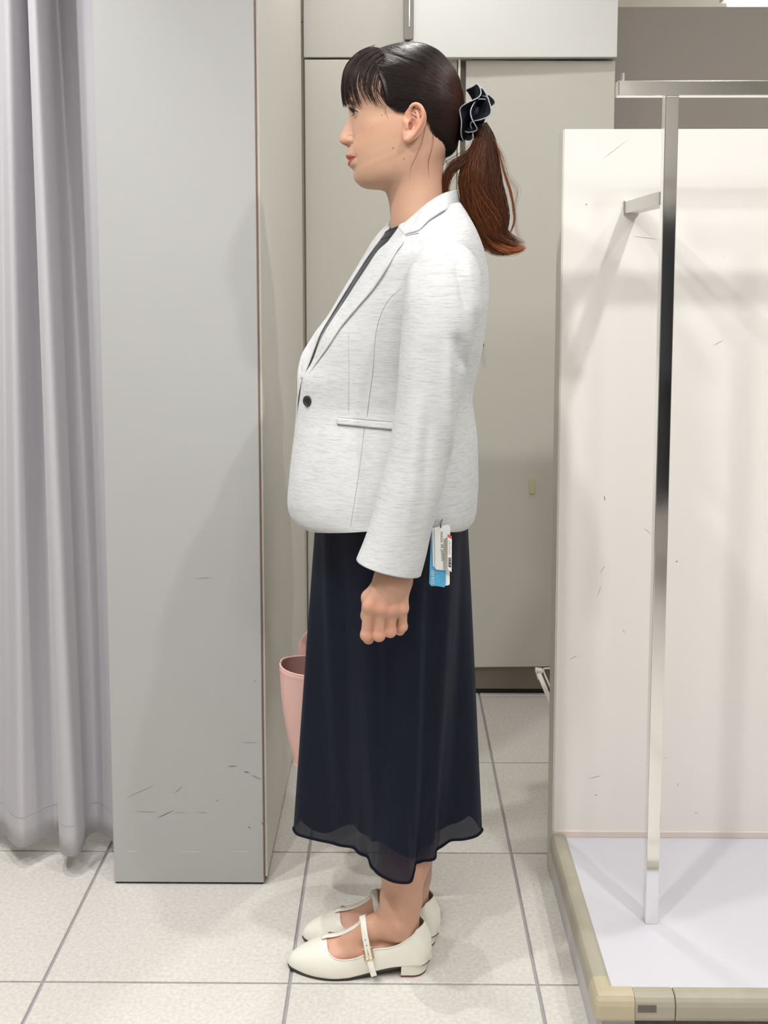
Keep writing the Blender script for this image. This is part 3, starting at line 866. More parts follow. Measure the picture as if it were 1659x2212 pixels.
add_body(Vh, faces, lips.ravel(), np.clip(flush, 0, 1).ravel(), dark.ravel())
HEADV, HEADU, HEADVP, HEADW = V, uu, vp, w

# ---------------------------------------------------------------- ears
def ear_mesh():
    h = .0009
    def E(u, v, wv): return L(u, v, wv)
    lo = np.minimum.reduce([E(866, 315, .055), E(925, 216, .105), E(866, 216, .105), E(925, 315, .055)]) - .003
    hi = np.maximum.reduce([E(866, 315, .055), E(925, 216, .105), E(866, 216, .105), E(925, 315, .055)]) + .003
    P = field_grid(lo, hi, h)
    def chain(pts, k=.002):
        d = None
        if len(pts) > 3: pts = [tuple(x) for x in crom(np.array(pts, float) * np.array([1, 1, 1000, 1000]), 26) / np.array([1, 1, 1000, 1000])]
        for (a, b) in zip(pts[:-1], pts[1:]):
            x = d_cap(P, E(*a[:3]), E(*b[:3]), a[3], b[3])
            d = x if d is None else smin(d, x, k)
        return d
    # thin back plate following the outline, tilted out towards the rim
    plate = chain([(887, 236, .072, .0075), (898, 238, .0755, .0085), (904, 252, .0765, .0090), (900, 270, .0745, .0090), (890, 286, .0725, .0080), (881, 298, .0715, .0052)], .006)
    # flatten the plate
    yb = YC - .0715
    slab = np.abs(P[..., 1] - (yb + .0008 - .20 * (P[..., 0] - E(885, 260, .07)[0]))) - .0028
    plate = np.maximum(plate, slab)
    helix = chain([(888, 263, .0715, .0014), (885, 252, .0730, .0020), (884.5, 240, .0750, .0024), (889, 229, .0785, .0026), (898, 224.5, .0810, .0027), (907.5, 228.5, .0830, .0027), (913.5, 239, .0840, .0027), (914, 252, .0832, .0026), (910.5, 265, .0812, .0026), (904, 277, .0790, .0026), (896, 288, .0770, .0028), (887, 297.5, .0758, .0034), (880, 302, .0748, .0038)], .0015)
    anti = chain([(898, 238, .0775, .0012), (903, 247, .0798, .0018), (904, 257, .0800, .0022), (901, 268, .0785, .0023), (895.5, 278, .0770, .0022), (889, 285, .0760, .0026)], .0015)
    crus = chain([(890, 244, .0770, .0010), (899, 250, .0788, .0014)], .002)
    trag = chain([(879, 266, .0715, .0045), (881, 275, .0725, .0040)], .003)
    lobe = chain([(884, 292, .0740, .0050), (879.5, 300.5, .0735, .0052)], .004)
    front = chain([(882, 240, .0655, .0065), (878, 262, .0655, .0065), (876, 288, .0645, .0065)], .006)
    d = smin(plate, helix, .0022)
    d = smin(d, anti, .002); d = smin(d, crus, .002); d = smin(d, lobe, .004)
    d = smin(d, front, .006); d = smin(d, trag, .003)
    conc = d_ell(P, E(892, 268, .0790), (.0058, .0085, .0105))
    d = np.maximum(d, -conc)
    canal = d_ell(P, E(886.5, 272, .0745), (.0032, .010, .0062))
    d = np.maximum(d, -canal)
    v, q = surface_nets(d, lo, h)
    v = relax(v, q, 2, .4)
    return v, q
ev, eq = ear_mesh()
uu_, vv_2 = project(ev)
dk = .35 * np.exp(-((uu_ - 885.5) / 3.0) ** 2 - ((vv_2 - 274) / 7.0) ** 2)
add_body(ev, eq, flush=np.full(len(ev), .38), dark=dk)
em = ev.copy(); em[:, 1] = 2 * YC - em[:, 1]
add_body(em, eq[:, ::-1], flush=np.full(len(ev), .38))

# ---------------------------------------------------------------- near hand, loosely curled, back of the hand to the viewer
WH = .215
def Hn(u, v, dw=0.0): return L(u, v, WH + dw)
def hand_field(P):
    wrist0 = d_cap(P, Hn(868, 1165, -.010), Hn(852, 1243, -.004), .0240, .0215)
    wr2 = d_cap(P, Hn(838, 1246, -.006), Hn(866, 1252, -.010), .0175, .0160)
    d = smin(wrist0, wr2, .014)
    # metacarpal fan
    mc = [((838, 1250, .000), (800, 1309, .006), .0140, .0112), ((846, 1250, .002), (824, 1313, .009), .0140, .0112),
          ((854, 1252, .000), (846, 1316, .006), .0135, .0105), ((862, 1254, -.004), (868, 1314, -.001), .0125, .0095)]
    palm = None
    for a, b, ra, rb in mc:
        x = d_cap(P, Hn(*a), Hn(*b), ra, rb)
        palm = x if palm is None else smin(palm, x, .008)
    heel = d_ell(P, Hn(836, 1288, -.010), (.027, .013, .030))
    palm = smin(palm, heel, .012)
    d = smin(d, palm, .014)
    # knuckle heads
    for a in ((799, 1307, .0085), (825, 1311, .0115), (847, 1315, .0085), (868, 1314, .001)):
        d = smin(d, np.linalg.norm(P - Hn(*a), axis=-1) - .0078, .006)
    # fingers: proximal, middle and end phalanx
    fing = [  # MCP, PIP, DIP, tip, radii
        ((799, 1311, .003), (792.5, 1372, -.004), (796, 1379, -.026), (803, 1360, -.038), (.0098, .0088, .0078, .0070)),
        ((823, 1313, .006), (818.5, 1372, .000), (820, 1374, -.024), (824, 1350, -.033), (.0098, .0088, .0078, .0070)),
        ((846, 1315, .003), (843, 1364, -.003), (845, 1364, -.026), (848, 1342, -.033), (.0092, .0083, .0074, .0067)),
        ((868, 1313, -.003), (868.5, 1354, -.010), (864, 1362, -.028), (862, 1342, -.035), (.0082, .0073, .0066, .0060)),
    ]
    fd = None
    for m, p, q, t, r in fing:
        x = d_cap(P, Hn(*m), Hn(*p), r[0], r[1])
        x = smin(x, d_cap(P, Hn(*p), Hn(*q), r[1], r[2]), .004)
        x = smin(x, d_cap(P, Hn(*q), Hn(*t), r[2], r[3]), .004)
        x = smin(x, np.linalg.norm(P - Hn(p[0], p[1] - 1, p[2] + .0015), axis=-1) - r[1] * .96, .004)
        fd = x if fd is None else smin(fd, x, .0012)
    d = smin(d, fd, .0050)
    # thumb along the front edge of the hand, end tucked behind the index finger
    th = d_cap(P, Hn(830, 1262, -.012), Hn(799, 1291, -.016), .0130, .0120)
    th = smin(th, d_cap(P, Hn(799, 1291, -.016), Hn(794, 1330, -.030), .0115, .0098), .006)
    th = smin(th, d_cap(P, Hn(794, 1330, -.030), Hn(800, 1362, -.040), .0098, .0078), .004)
    d = smin(d, th, .008)
    # tendon furrows
    return d
def hand_mesh(h=.0011):
    cs = np.array([Hn(775, 1170, .03), Hn(895, 1395, -.065), Hn(775, 1395, -.065), Hn(895, 1170, .03)])
    lo, hi = cs.min(0) - .006, cs.max(0) + .006
    P = field_grid(lo, hi, h)
    f = hand_field(P)
    v, q = surface_nets(f, lo, h)
    return relax(v, q, 2, .4), q
hv, hq = hand_mesh()
hu, hvp = project(hv)
fl = np.zeros(len(hv))
for a, b, r_ in ((800, 1307, 12), (826, 1311, 12), (848, 1315, 10), (869, 1314, 9)):
    fl = np.maximum(fl, .40 * np.exp(-((hu - a) / r_) ** 2 - ((hvp - b) / r_) ** 2))
fl = np.maximum(fl, .22 * sstep(1325, 1365, hvp))
add_body(hv, hq, flush=np.clip(fl + .08, 0, 1))

# ---------------------------------------------------------------- legs and feet
def mir(p): return np.array([p[0], 2 * YC - p[1], p[2]])
def leg_mesh(yax, dxs, near):
    h = .0023
    def G(u, v):                              # point on the near leg's plane by photo pixel, moved to this leg
        p = atY(u, v, 1.7220); return np.array([p[0] + dxs, yax, p[2]])
    knee = G(868, 1560); knee[1] = yax + (.004 if near else -.004)
    calf = G(876, 1700)
    lo = np.array([G(625, 2100)[0] - .01, yax - .065, .008]); hi = np.array([G(935, 1500)[0] + .02, yax + .065, G(868, 1500)[2]])
    P = field_grid(lo, hi, h)
    lowcalf = G(874, 1850); ank = G(866, 1945)
    d = d_cap(P, knee, calf, .047, .048)
    d = smin(d, d_cap(P, calf, lowcalf, .048, .0390), .02)
    d = smin(d, d_cap(P, lowcalf, ank, .0390, .0320), .02)
    d = smin(d, d_cap(P, ank, G(864, 1985), .0320, .0285), .015)
    heel = G(884, 2050); heel[2] = .050
    d = smin(d, d_cap(P, G(870, 1990), heel, .0260, .0195), .012)
    i0, i1, i2 = G(800, 2006), G(751, 2040), G(716, 2046)
    d = smin(d, d_cap(P, G(846, 1992), i0, .0265, .0185), .020)
    d = smin(d, d_cap(P, i0, i1, .0185, .0180), .012)
    d = smin(d, d_cap(P, i1, i2, .0180, .0155), .012)
    for oy in (-.014, .014):
        b0 = heel.copy(); b0[1] += oy * .4; b0[2] = .042
        b1 = i2.copy(); b1[1] += oy * 1.3; b1[2] = .0285
        d = smin(d, d_cap(P, b0, b1, .0120, .0145), .012)
    d = smin(d, d_cap(P, i2, G(668, 2074), .0150, .0075), .010)
    for sy in (-1, 1):                        # ankle bones
        a_ = G(862, 1978); a_[1] += sy * .0245
        d = smin(d, np.linalg.norm(P - a_, axis=-1) - .0090, .012)
    v, q = surface_nets(d, lo, h)
    return relax(v, q, 2, .5), q
for yax, dxs, near in ((1.7220, 0.0, True), (1.7980, 0.018, False)):
    lv, lq = leg_mesh(yax, dxs, near)
    add_body(lv, lq, flush=.12 * np.ones(len(lv)) + .10 * (1 - sstep(.03, .10, lv[:, 2])))

# ---------------------------------------------------------------- torso, arms, hips (under the clothes) and the far hand
def torso_mesh():
    h = .0055
    lo = np.array([-.20, YC - .25, .40]); hi = np.array([.22, YC + .25, 1.30])
    P = field_grid(lo, hi, h)
    nb = L(915, 525, 0)
    d = d_cap(P, nb, L(925, 580, 0), .040, .060)
    d = smin(d, d_ell(P, L(925, 620, 0), (.078, .125, .110)), .04)
    d = smin(d, d_ell(P, L(890, 700, 0), (.088, .105, .095)), .04)
    d = smin(d, d_ell(P, L(880, 860, 0), (.078, .105, .130)), .05)
    d = smin(d, d_ell(P, L(880, 1050, 0), (.084, .112, .110)), .04)
    for sg in (-1, 1):
        hp = L(880, 1110, 0); hp[1] += sg * .055
        kn = np.array([L(872, 1500, 0)[0], YC + sg * .040, .44])
        d = smin(d, d_cap(P, hp, kn, .056, .042), .025)
    for sg in (1, -1):
        sh = L(940, 590, .145); el = L(915, 905, .175)
        if sg < 0: sh, el = mir(sh), mir(el)
        d = smin(d, d_cap(P, sh, el, .040, .032), .03)
        if sg > 0:
            d = smin(d, d_cap(P, el, L(868, 1170, .203), .032, .024), .02)
    return surface_nets(d, lo, h)
tv, tq = torso_mesh()
add_body(relax(tv, tq, 2, .5), tq)

# far arm reaches down to the tote handle; its hand closes round the strap
FH = np.array([float(L(790, 1330, -.19)[0]), YC + .190, float(L(790, 1330, -.19)[2])])   # grip point
def far_hand_mesh():
    h = .0016
    el = mir(L(915, 905, .165))
    wr = FH + np.array([.012, .012, .085])
    lo = np.minimum(FH, wr) - np.array([.07, .06, .06]); hi = np.maximum(FH, wr) + np.array([.07, .06, .06])
    P = field_grid(lo, hi, h)
    d = d_cap(P, wr + (el - wr) * .25, wr, .026, .021)
    d = smin(d, d_ell(P, FH + np.array([.002, .014, .045]), (.036, .014, .040)), .015)
    for i in range(4):
        x0 = -.027 + .0185 * i
        a = FH + np.array([x0, .022, .016]); b = FH + np.array([x0, .014, -.022]); c_ = FH + np.array([x0, -.012, -.026]); e_ = FH + np.array([x0, -.020, -.006])
        f = smin(d_cap(P, a, b, .0088, .0083), d_cap(P, b, c_, .0083, .0075), .003)
        f = smin(f, d_cap(P, c_, e_, .0075, .0066), .003)
        d = smin(d, f, .004)
    t0 = FH + np.array([-.026, .006, .042]); t1 = FH + np.array([-.036, -.014, .012]); t2 = FH + np.array([-.022, -.028, -.006])
    d = smin(d, smin(d_cap(P, t0, t1, .0115, .0095), d_cap(P, t1, t2, .0095, .0075), .004), .008)
    v, q = surface_nets(d, lo, h)
    return relax(v, q, 2, .4), q, el, wr
fv_, fq_, fel, fwr = far_hand_mesh()
add_body(fv_, fq_, flush=np.full(len(fv_), .2))
tvv, tff = tube(np.linspace(fel, fwr, 12), np.linspace(.032, .0215, 12), 24, caps=False)
add_body(tvv, np.array(tff))

off = 0; bv, bq, bl, bf, bd = [], [], [], [], []
for v, q, l_, f_, d_ in BODY:
    bv.append(v); bq.append(q + off); bl.append(l_); bf.append(f_); bd.append(d_); off += len(v)
body = mesh_obj('body', np.vstack(bv), np.vstack(bq), M_skin, person, True, attrs={'lips': np.concatenate(bl), 'flush': np.concatenate(bf), 'dark': np.concatenate(bd)})

# ---------------------------------------------------------------- eyes and lashes
M_eye = None
def eye_mat():
    m, N, K, b = new_mat('eye')
    at = N.new('ShaderNodeAttribute'); at.attribute_name = 'iris'
    cr = N.new('ShaderNodeValToRGB'); cr.color_ramp.interpolation = 'LINEAR'
    e = cr.color_ramp.elements
    e[0].position = 0.0; e[0].color = (.005, .004, .004, 1)
    e[1].position = 1.0; e[1].color = srgb(226, 220, 214)
    for p, c_ in ((.20, (.005, .004, .004, 1)), (.24, srgb(52, 34, 26)), (.43, srgb(30, 20, 17)), (.49, srgb(222, 214, 208))):
        x = e.new(p); x.color = c_
    K.new(at.outputs['Fac'], cr.inputs['Fac']); K.new(cr.outputs['Color'], b.inputs['Base Color'])
    b.inputs['Roughness'].default_value = 0.08
    return m
M_eye = eye_mat()
M_lash = mat('lash_black', srgb(24, 18, 16), .5)
for sgn, ec in zip((1, -1), eyes):
    nu, nv = 48, 32
    th = np.linspace(0, np.pi, nv)[:, None]; ph = np.linspace(0, 2 * np.pi, nu, endpoint=False)[None]
    look = np.array([-1.0, -.10 * sgn, -.02]); look /= np.linalg.norm(look)
    a = np.cross(look, (0, 0, 1)); a /= np.linalg.norm(a); b_ = np.cross(a, look)
    rr = EYE_R * (1 + .05 * np.exp(-(th / .38) ** 2))
    pts = ec + rr[..., None] * (np.cos(th)[..., None] * look + (np.sin(th) * np.cos(ph))[..., None] * a + (np.sin(th) * np.sin(ph))[..., None] * b_)
    iris = np.broadcast_to(th / 1.05, (nv, nu)).ravel()
    mesh_obj('eye', pts.reshape(-1, 3), grid_faces(nv, nu, wrap_n=True), M_eye, person, True, attrs={'iris': np.clip(iris, 0, 1)})
    # upper and lower lashes along the lid edges
    P_, R_ = [], []
    for up, n in ((1, 90), (0, 34)):
        for i in range(n):
            azz = -.62 + 1.72 * (i / (n - 1)) + .02 * rng.standard_normal()
            half = max(0, 1 - ((azz - 0.22) / 1.02) ** 2) ** .7
            el = 0.04 + (.30 if up else -.27) * half
            dv = np.array([-math.cos(azz) * math.cos(el), -sgn * math.sin(azz) * math.cos(el), math.sin(el)])
            p0 = ec + dv * (EYE_R + .0012)
            ln = (.0085 if up else .0042) * (.75 + .25 * half) * rng.uniform(.8, 1.1)
            curl = np.array([0, 0, (.75 if up else -.5)])
            k_ = np.linspace(0, 1, 7)[:, None]
            drop = np.array([-.10, -.05 * sgn, -.40 if up else 0])
            P_.append(p0 + ln * (k_ * (dv + drop * (1 - k_)) + curl * k_ ** 2 * .35))
            R_.append(np.linspace(.00028 if up else .00018, .00006, 7))
    lv, lf = strands(np.array(P_), np.array(R_), 3)
    lash = mesh_obj('eyelashes', lv, lf, M_lash, person)
    azs = np.linspace(-.72, 1.20, 40)
    path = []
    for azz in azs:
        half = max(0, 1 - ((azz - 0.22) / 1.02) ** 2) ** .7
        el = 0.04 + .305 * half
        path.append(ec + (EYE_R + .0012) * np.array([-math.cos(azz) * math.cos(el), -sgn * math.sin(azz) * math.cos(el), math.sin(el)]))
    lv, lf = tube(path, np.interp(np.linspace(0, 1, 40), [0, .3, 1], [.0003, .0006, .0004]), 6)
    mesh_obj('eyeliner', lv, lf, M_lash, person, True)

# ================================================================== clothes
def heather_mat(name, rot=0.0):
    m, N, K, b = new_mat(name)
    tc = N.new('ShaderNodeTexCoord'); mp = N.new('ShaderNodeMapping')
    mp.inputs['Rotation'].default_value = (0, rot, 0)
    K.new(tc.outputs['Object'], mp.inputs['Vector'])
    def streak(sc, det, lo, hi, scale=1.0):
        q = N.new('ShaderNodeMapping'); q.inputs['Scale'].default_value = sc
        K.new(mp.outputs[0], q.inputs['Vector'])
        n = N.new('ShaderNodeTexNoise'); n.inputs['Scale'].default_value = scale; n.inputs['Detail'].default_value = det; n.inputs['Roughness'].default_value = .6
        K.new(q.outputs[0], n.inputs['Vector'])
        r = N.new('ShaderNodeMapRange'); r.inputs['From Min'].default_value = lo; r.inputs['From Max'].default_value = hi
        K.new(n.outputs['Fac'], r.inputs['Value'])
        return r.outputs['Result']
    s1 = streak((75, 75, 1500), 3, .50, .74)
    s2 = streak((30, 30, 640), 3, .48, .82)
    ad = N.new('ShaderNodeMath'); ad.operation = 'MULTIPLY_ADD'; K.new(s2, ad.inputs[0]); ad.inputs[1].default_value = .45; 
    mu = N.new('ShaderNodeMath'); mu.operation = 'MULTIPLY'; K.new(s1, mu.inputs[0]); mu.inputs[1].default_value = .5
    K.new(mu.outputs[0], ad.inputs[2])
    mx = N.new('ShaderNodeMix'); mx.data_type = 'RGBA'; K.new(ad.outputs[0], mx.inputs['Factor'])
    mx.inputs['A'].default_value = srgb(204, 205, 206); mx.inputs['B'].default_value = srgb(138, 140, 143)
    K.new(mx.outputs['Result'], b.inputs['Base Color'])
    b.inputs['Roughness'].default_value = .85
    b.inputs['Specular IOR Level'].default_value = .2
    b.inputs['Sheen Weight'].default_value = .1
    bp = N.new('ShaderNodeBump'); bp.inputs['Strength'].default_value = .08; bp.inputs['Distance'].default_value = .0008
    K.new(ad.outputs[0], bp.inputs['Height']); K.new(bp.outputs[0], b.inputs['Normal'])
    return m
M_blazer = heather_mat('heather_white_jersey')
M_lapel = heather_mat('heather_white_jersey_lapel', 1.1)
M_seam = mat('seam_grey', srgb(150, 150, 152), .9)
M_navy = mat('navy_crepe', srgb(16, 20, 36), .72, var=.08, vscale=30, bump=.05, bscale=1500, spec=.25, sheen=.15)
M_lining = mat('navy_lining', srgb(10, 14, 29), .8, var=.05, spec=.15)

def smooth_noise(shape, cells, amp, seed):
    r = np.random.default_rng(seed)
    gx = r.standard_normal((cells[0] + 1, cells[1] + 1))
    a = np.linspace(0, cells[0], shape[0]); b = np.linspace(0, cells[1], shape[1])
    t = pchip(np.arange(cells[0] + 1), gx, a)
    t = pchip(np.arange(cells[1] + 1), t.T, b).T
    return amp * t
def grid_normals(Gd):
    du = np.gradient(Gd, axis=1); dv = np.gradient(Gd, axis=0)
    n = np.cross(du, dv); return n / (np.linalg.norm(n, axis=-1, keepdims=True) + 1e-12)
class Surf:
    """find the depth of a surface under photo pixels"""
    def __init__(self, verts):
        self.P = np.asarray(verts).reshape(-1, 3); self.u, self.v = project(self.P)
    def at(self, pts, lift=.001):
        out = []
        for (u, v) in pts:
            d = (self.u - u) ** 2 + (self.v - v) ** 2
            i = np.argpartition(d, 12)[:12]
            i = i[self.P[i, 1] < self.P[i, 1].min() + .02]
            wgt = 1 / (d[i] + 1.0)
            y = (self.P[i, 1] * wgt).sum() / wgt.sum()
            out.append(atY(u, v, y - lift))
        return np.array(out)

# ---------------------------------------------------------------- blazer body, near half: front edge, side, back
#      front (u,v,w)         side (u,v,w)         back (u,v)     p_front q_front
NEAR = [
    ((862, 492, .046), (918, 452, .063), (992, 443), 1.0, 1.0),
    ((845, 515, .042), (928, 478, .105), (1006, 466), 1.0, .95),
    ((817, 544, .040), (938, 506, .150), (1026, 505), 1.0, .85),
    ((793, 580, .039), (945, 540, .163), (1041, 545), .95, .75),
    ((769, 616, .037), (948, 610, .160), (1051, 600), .9, .70),
    ((751, 645, .035), (948, 660, .157), (1051, 640), .85, .68),
    ((732, 673, .032), (946, 710, .152), (1046, 678), .82, .66),
    ((700, 724, .027), (940, 760, .146), (1037, 745), .82, .66),
    ((677, 780, .021), (930, 810, .140), (1026, 796), .85, .66),
    ((656, 820, .012), (922, 845, .137), (1020, 830), .88, .68),
    ((650, 862, .008), (915, 880, .136), (1019, 860), .9, .70),
    ((645, 895, .008), (910, 915, .140), (1023, 903), .9, .72),
    ((639, 937, .009), (908, 960, .150), (1026, 940), .9, .72),
    ((633, 986, .010), (905, 1010, .160), (1028, 985), .9, .72),
    ((629, 1030, .012), (902, 1050, .167), (1029, 1030), .9, .72),
    ((626, 1070, .014), (899, 1090, .172), (1027, 1065), .9, .72),
    ((629, 1092, .016), (897, 1112, .174), (1025, 1088), .9, .72),
    ((638, 1110, .020), (896, 1128, .175), (1021, 1104), .9, .72),
    ((656, 1122, .028), (895, 1137, .176), (1014, 1114), .9, .72),
]
def half_loft(R, nr, ns, seed=1, wr=.0016):
    k = np.arange(len(R), dtype=float); t = np.linspace(0, len(R) - 1, nr)
    F = pchip(k, np.array([L(*r[0]) for r in R]), t); S = pchip(k, np.array([L(*r[1]) for r in R]), t); B = pchip(k, np.array([L(*r[2], 0) for r in R]), t)
    ex = pchip(k, np.array([r[3:5] for r in R]), t)
    a = np.linspace(0, np.pi, ns)[None, :, None]
    c, s = np.cos(a), np.sin(a)
    F, S, B = F[:, None], S[:, None], B[:, None]
    p, q = ex[:, None, 0:1], ex[:, None, 1:2]
    fr = c >= 0
    kc = np.where(fr, np.abs(c) ** p, np.abs(c) ** .9)
    ks = np.where(fr, s ** q, s ** .8)
    XZ = np.where(fr, S + (F - S) * kc, S + (B - S) * kc)
    Y = np.where(fr, F[..., 1:2] + (S[..., 1:2] - F[..., 1:2]) * ks, B[..., 1:2] + (S[..., 1:2] - B[..., 1:2]) * ks)
    G_ = np.concatenate([XZ[..., :1], Y, XZ[..., 2:]], -1)
    return G_
JN = half_loft(NEAR, 190, 140)
nrm = grid_normals(JN)
JN = JN + nrm * (smooth_noise(JN.shape[:2], (9, 7), .0014, 3) * np.linspace(0, 1, 140)[None] ** .3)[..., None]
# gentle drag folds from the bust to the button
# far half: inner roll edge, chest silhouette, side, back
FAR = [
    ((852, 485, -.046), (858, 478, -.052), (918, 452, -.063), (992, 443)),
    ((830, 505, -.040), (830, 493, -.070), (928, 480, -.110), (1006, 466)),
    ((806, 545, -.034), (793, 545, -.085), (938, 506, -.150), (1026, 505)),
    ((783, 580, -.032), (771, 583, -.085), (945, 540, -.163), (1041, 545)),
    ((760, 618, -.030), (750, 618, -.080), (948, 610, -.160), (1051, 600)),
    ((742, 648, -.028), (730, 652, -.075), (948, 660, -.157), (1051, 640)),
    ((725, 675, -.026), (713, 680, -.070), (946, 710, -.152), (1046, 678)),
    ((697, 722, -.022), (681, 722, -.060), (940, 760, -.146), (1037, 745)),
    ((676, 780, -.016), (650, 776, -.045), (930, 810, -.140), (1026, 796)),
    ((652, 820, -.004), (644, 815, -.035), (922, 845, -.137), (1020, 830)),
    ((643, 862, .000), (645, 862, -.035), (915, 880, -.136), (1019, 860)),
    ((641, 895, .000), (644, 895, -.035), (910, 915, -.140), (1023, 903)),
    ((638, 937, .000), (642, 937, -.040), (908, 960, -.150), (1026, 940)),
    ((638, 960, .000), (645, 960, -.045), (905, 1010, -.160), (1028, 985)),
    ((640, 1000, .000), (648, 1000, -.045), (902, 1050, -.167), (1029, 1030)),
    ((641, 1040, .000), (650, 1040, -.050), (899, 1090, -.172), (1027, 1065)),
    ((645, 1070, .000), (652, 1070, -.050), (897, 1112, -.174), (1024, 1088)),
    ((652, 1085, -.004), (660, 1085, -.055), (896, 1128, -.175), (1019, 1102)),
    ((668, 1095, -.008), (675, 1095, -.060), (895, 1142, -.176), (1013, 1115)),
]
def far_loft(R, nr, ns):
    k = np.arange(len(R), dtype=float); t = np.linspace(0, len(R) - 1, nr)
    def side(p):
        q = mir(L(p[0], p[1], -p[2])); return q
    cols = [np.array([L(*r[0]) for r in R]), np.array([L(*r[1]) for r in R])]
    Sd = np.array([side(r[2]) for r in R]); Bk = np.array([L(*r[3], 0) for r in R])
    S1 = cols[1]
    q1 = S1 * .45 + Sd * .55; q1[:, 1] = Sd[:, 1] * .82 + S1[:, 1] * .18
    q3 = Bk * .45 + Sd * .55; q3[:, 1] = Bk[:, 1] * .22 + Sd[:, 1] * .78
    C = np.stack([cols[0], S1, q1, Sd, q3, Bk], 1)
    g = pchip(k, C, t)
    return pchip(np.array([0, .18, .45, .62, .82, 1.0]), g.transpose(1, 0, 2), np.linspace(0, 1, ns)).transpose(1, 0, 2)
JF = far_loft(FAR, 110, 80)
v1, f1 = JN.reshape(-1, 3), grid_faces(*JN.shape[:2])
v2, f2 = JF.reshape(-1, 3), grid_faces(*JF.shape[:2])[:, ::-1]
blazer = mesh_obj('blazer', np.vstack([v1, v2]), np.vstack([f1, f2 + len(v1)]), M_blazer, person, True)
blazer['label'] = 'white heather single-button blazer'
solid(blazer, .0030, 0)
SJ = Surf(JN)

# ---------------------------------------------------------------- sleeves: rings from left and right outline points
SLV = [  # L(u,v)      R(u,v)       w     depth
    ((934, 528), (966, 520), .150, .010),
    ((914, 538), (990, 527), .150, .028),
    ((899, 556), (1012, 542), .152, .041),
    ((888, 585), (1028, 567), .156, .050),
    ((880, 618), (1037, 605), .161, .0555),
    ((873, 660), (1038, 650), .167, .0575),
    ((867, 710), (1030, 700), .172, .0570),
    ((863.5, 760), (1017, 755), .176, .0550),
    ((861, 810), (1005, 808), .180, .0530),
    ((858, 860), (994, 860), .183, .0510),
    ((850, 919), (980, 915), .187, .0490),
    ((838, 986), (967, 980), .192, .0475),
    ((823, 1046), (958, 1035), .197, .0465),
    ((808, 1103), (943, 1095), .202, .0460),
    ((793, 1151), (928, 1148), .206, .0455),
    ((782, 1183), (917, 1200), .2085, .0455),
    ((773.5, 1208), (907, 1240), .211, .0455),
]
def sleeve(R, nr, nt, seed):
    k = np.arange(len(R), dtype=float); t = np.linspace(0, len(R) - 1, nr)
    A = pchip(k, np.array([np.concatenate([L(*r[0], r[2]), L(*r[1], r[2]), [r[3]]]) for r in R]), t)
    a = np.linspace(0, 2 * np.pi, nt, endpoint=False)[None, :, None]
    Lp, Rp, d = A[:, None, 0:3], A[:, None, 3:6], A[:, None, 6:7]
    c_, h_ = (Lp + Rp) / 2, (Rp - Lp) / 2
    ca = np.sign(np.cos(a)) * np.abs(np.cos(a)) ** .95; sa = np.sign(np.sin(a)) * np.abs(np.sin(a)) ** .9
    G_ = c_ + h_ * ca
    G_[..., 1:2] -= d * sa
    return G_
SL = sleeve(SLV, 180, 100, 5)
# folds: soft diagonal drags at the back of the upper arm, a crease along the forearm
uS, vS = project(SL.reshape(-1, 3)); uS = uS.reshape(SL.shape[:2]); vS = vS.reshape(SL.shape[:2])
nS = np.cross(np.gradient(SL, axis=1), np.gradient(SL, axis=0)); nS /= np.linalg.norm(nS, axis=-1, keepdims=True) + 1e-12
cen = SL.mean(1, keepdims=True)
nS *= np.sign((nS * (SL - cen)).sum(-1, keepdims=True))
def ridge(x1, y1, x2, y2, wd, amp_):
    dx_, dy_ = x2 - x1, y2 - y1; ln = math.hypot(dx_, dy_)
    tt = ((uS - x1) * dx_ + (vS - y1) * dy_) / ln ** 2
    dd = ((uS - x1) * dy_ - (vS - y1) * dx_) / ln
    return amp_ * np.exp(-(dd / wd) ** 2) * np.exp(-((tt - .5) / .45) ** 4)
dsp = smooth_noise(SL.shape[:2], (8, 5), .0011, 11)
near_m = (SL[..., 1] < cen[..., 1])
dsp += near_m * 1.7 * (ridge(966, 740, 967, 1000, 9, .0045) + ridge(1000, 570, 1030, 690, 13, .003) - ridge(985, 560, 1012, 680, 12, .004)
                 - ridge(985, 720, 1005, 800, 12, .004) + ridge(905, 850, 880, 1150, 16, .0025) - ridge(930, 880, 910, 1120, 14, .0018)
                 + ridge(895, 560, 880, 680, 10, .002))
SL = SL + nS * dsp[..., None]
nr_, nt_ = SL.shape[:2]
capv = SL[0].mean(0)
sv = np.vstack([SL.reshape(-1, 3), capv[None]])
sf = [tuple(q) for q in grid_faces(nr_, nt_, wrap_n=True)] + [(nr_ * nt_, (i + 1) % nt_, i) for i in range(nt_)]
sl_o = mesh_obj('sleeve', sv, sf, M_blazer, blazer, True); solid(sl_o, .0028, 0)
# far sleeve: mirrored, bent to the hand on the tote
SFm = SL.copy(); SFm[..., 1] = 2 * YC - SFm[..., 1]
zt_ = SFm[..., 2]
k_ = np.clip((float(L(900, 900, .18)[2]) - zt_) / .30, 0, 1)
tgt = fwr + np.array([0, 0, .02]); endc = SFm[-1].mean(0)
SFm = SFm + (tgt - endc) * (k_ ** 1.5)[..., None] * np.array([1, 1, .35])
sv = np.vstack([SFm.reshape(-1, 3), SFm[0].mean(0)[None]])
sl_f = mesh_obj('sleeve', sv, [q[::-1] for q in sf], M_blazer, blazer, True); solid(sl_f, .0028, 0)
SS = Surf(np.where(near_m[..., None], SL, np.nan)[near_m])
# cuff fold line
cu_path = SL[-14, :, :] + nS[-14] * .0016
v_, f_ = tube(np.vstack([cu_path, cu_path[:1]]), .00045, 5)

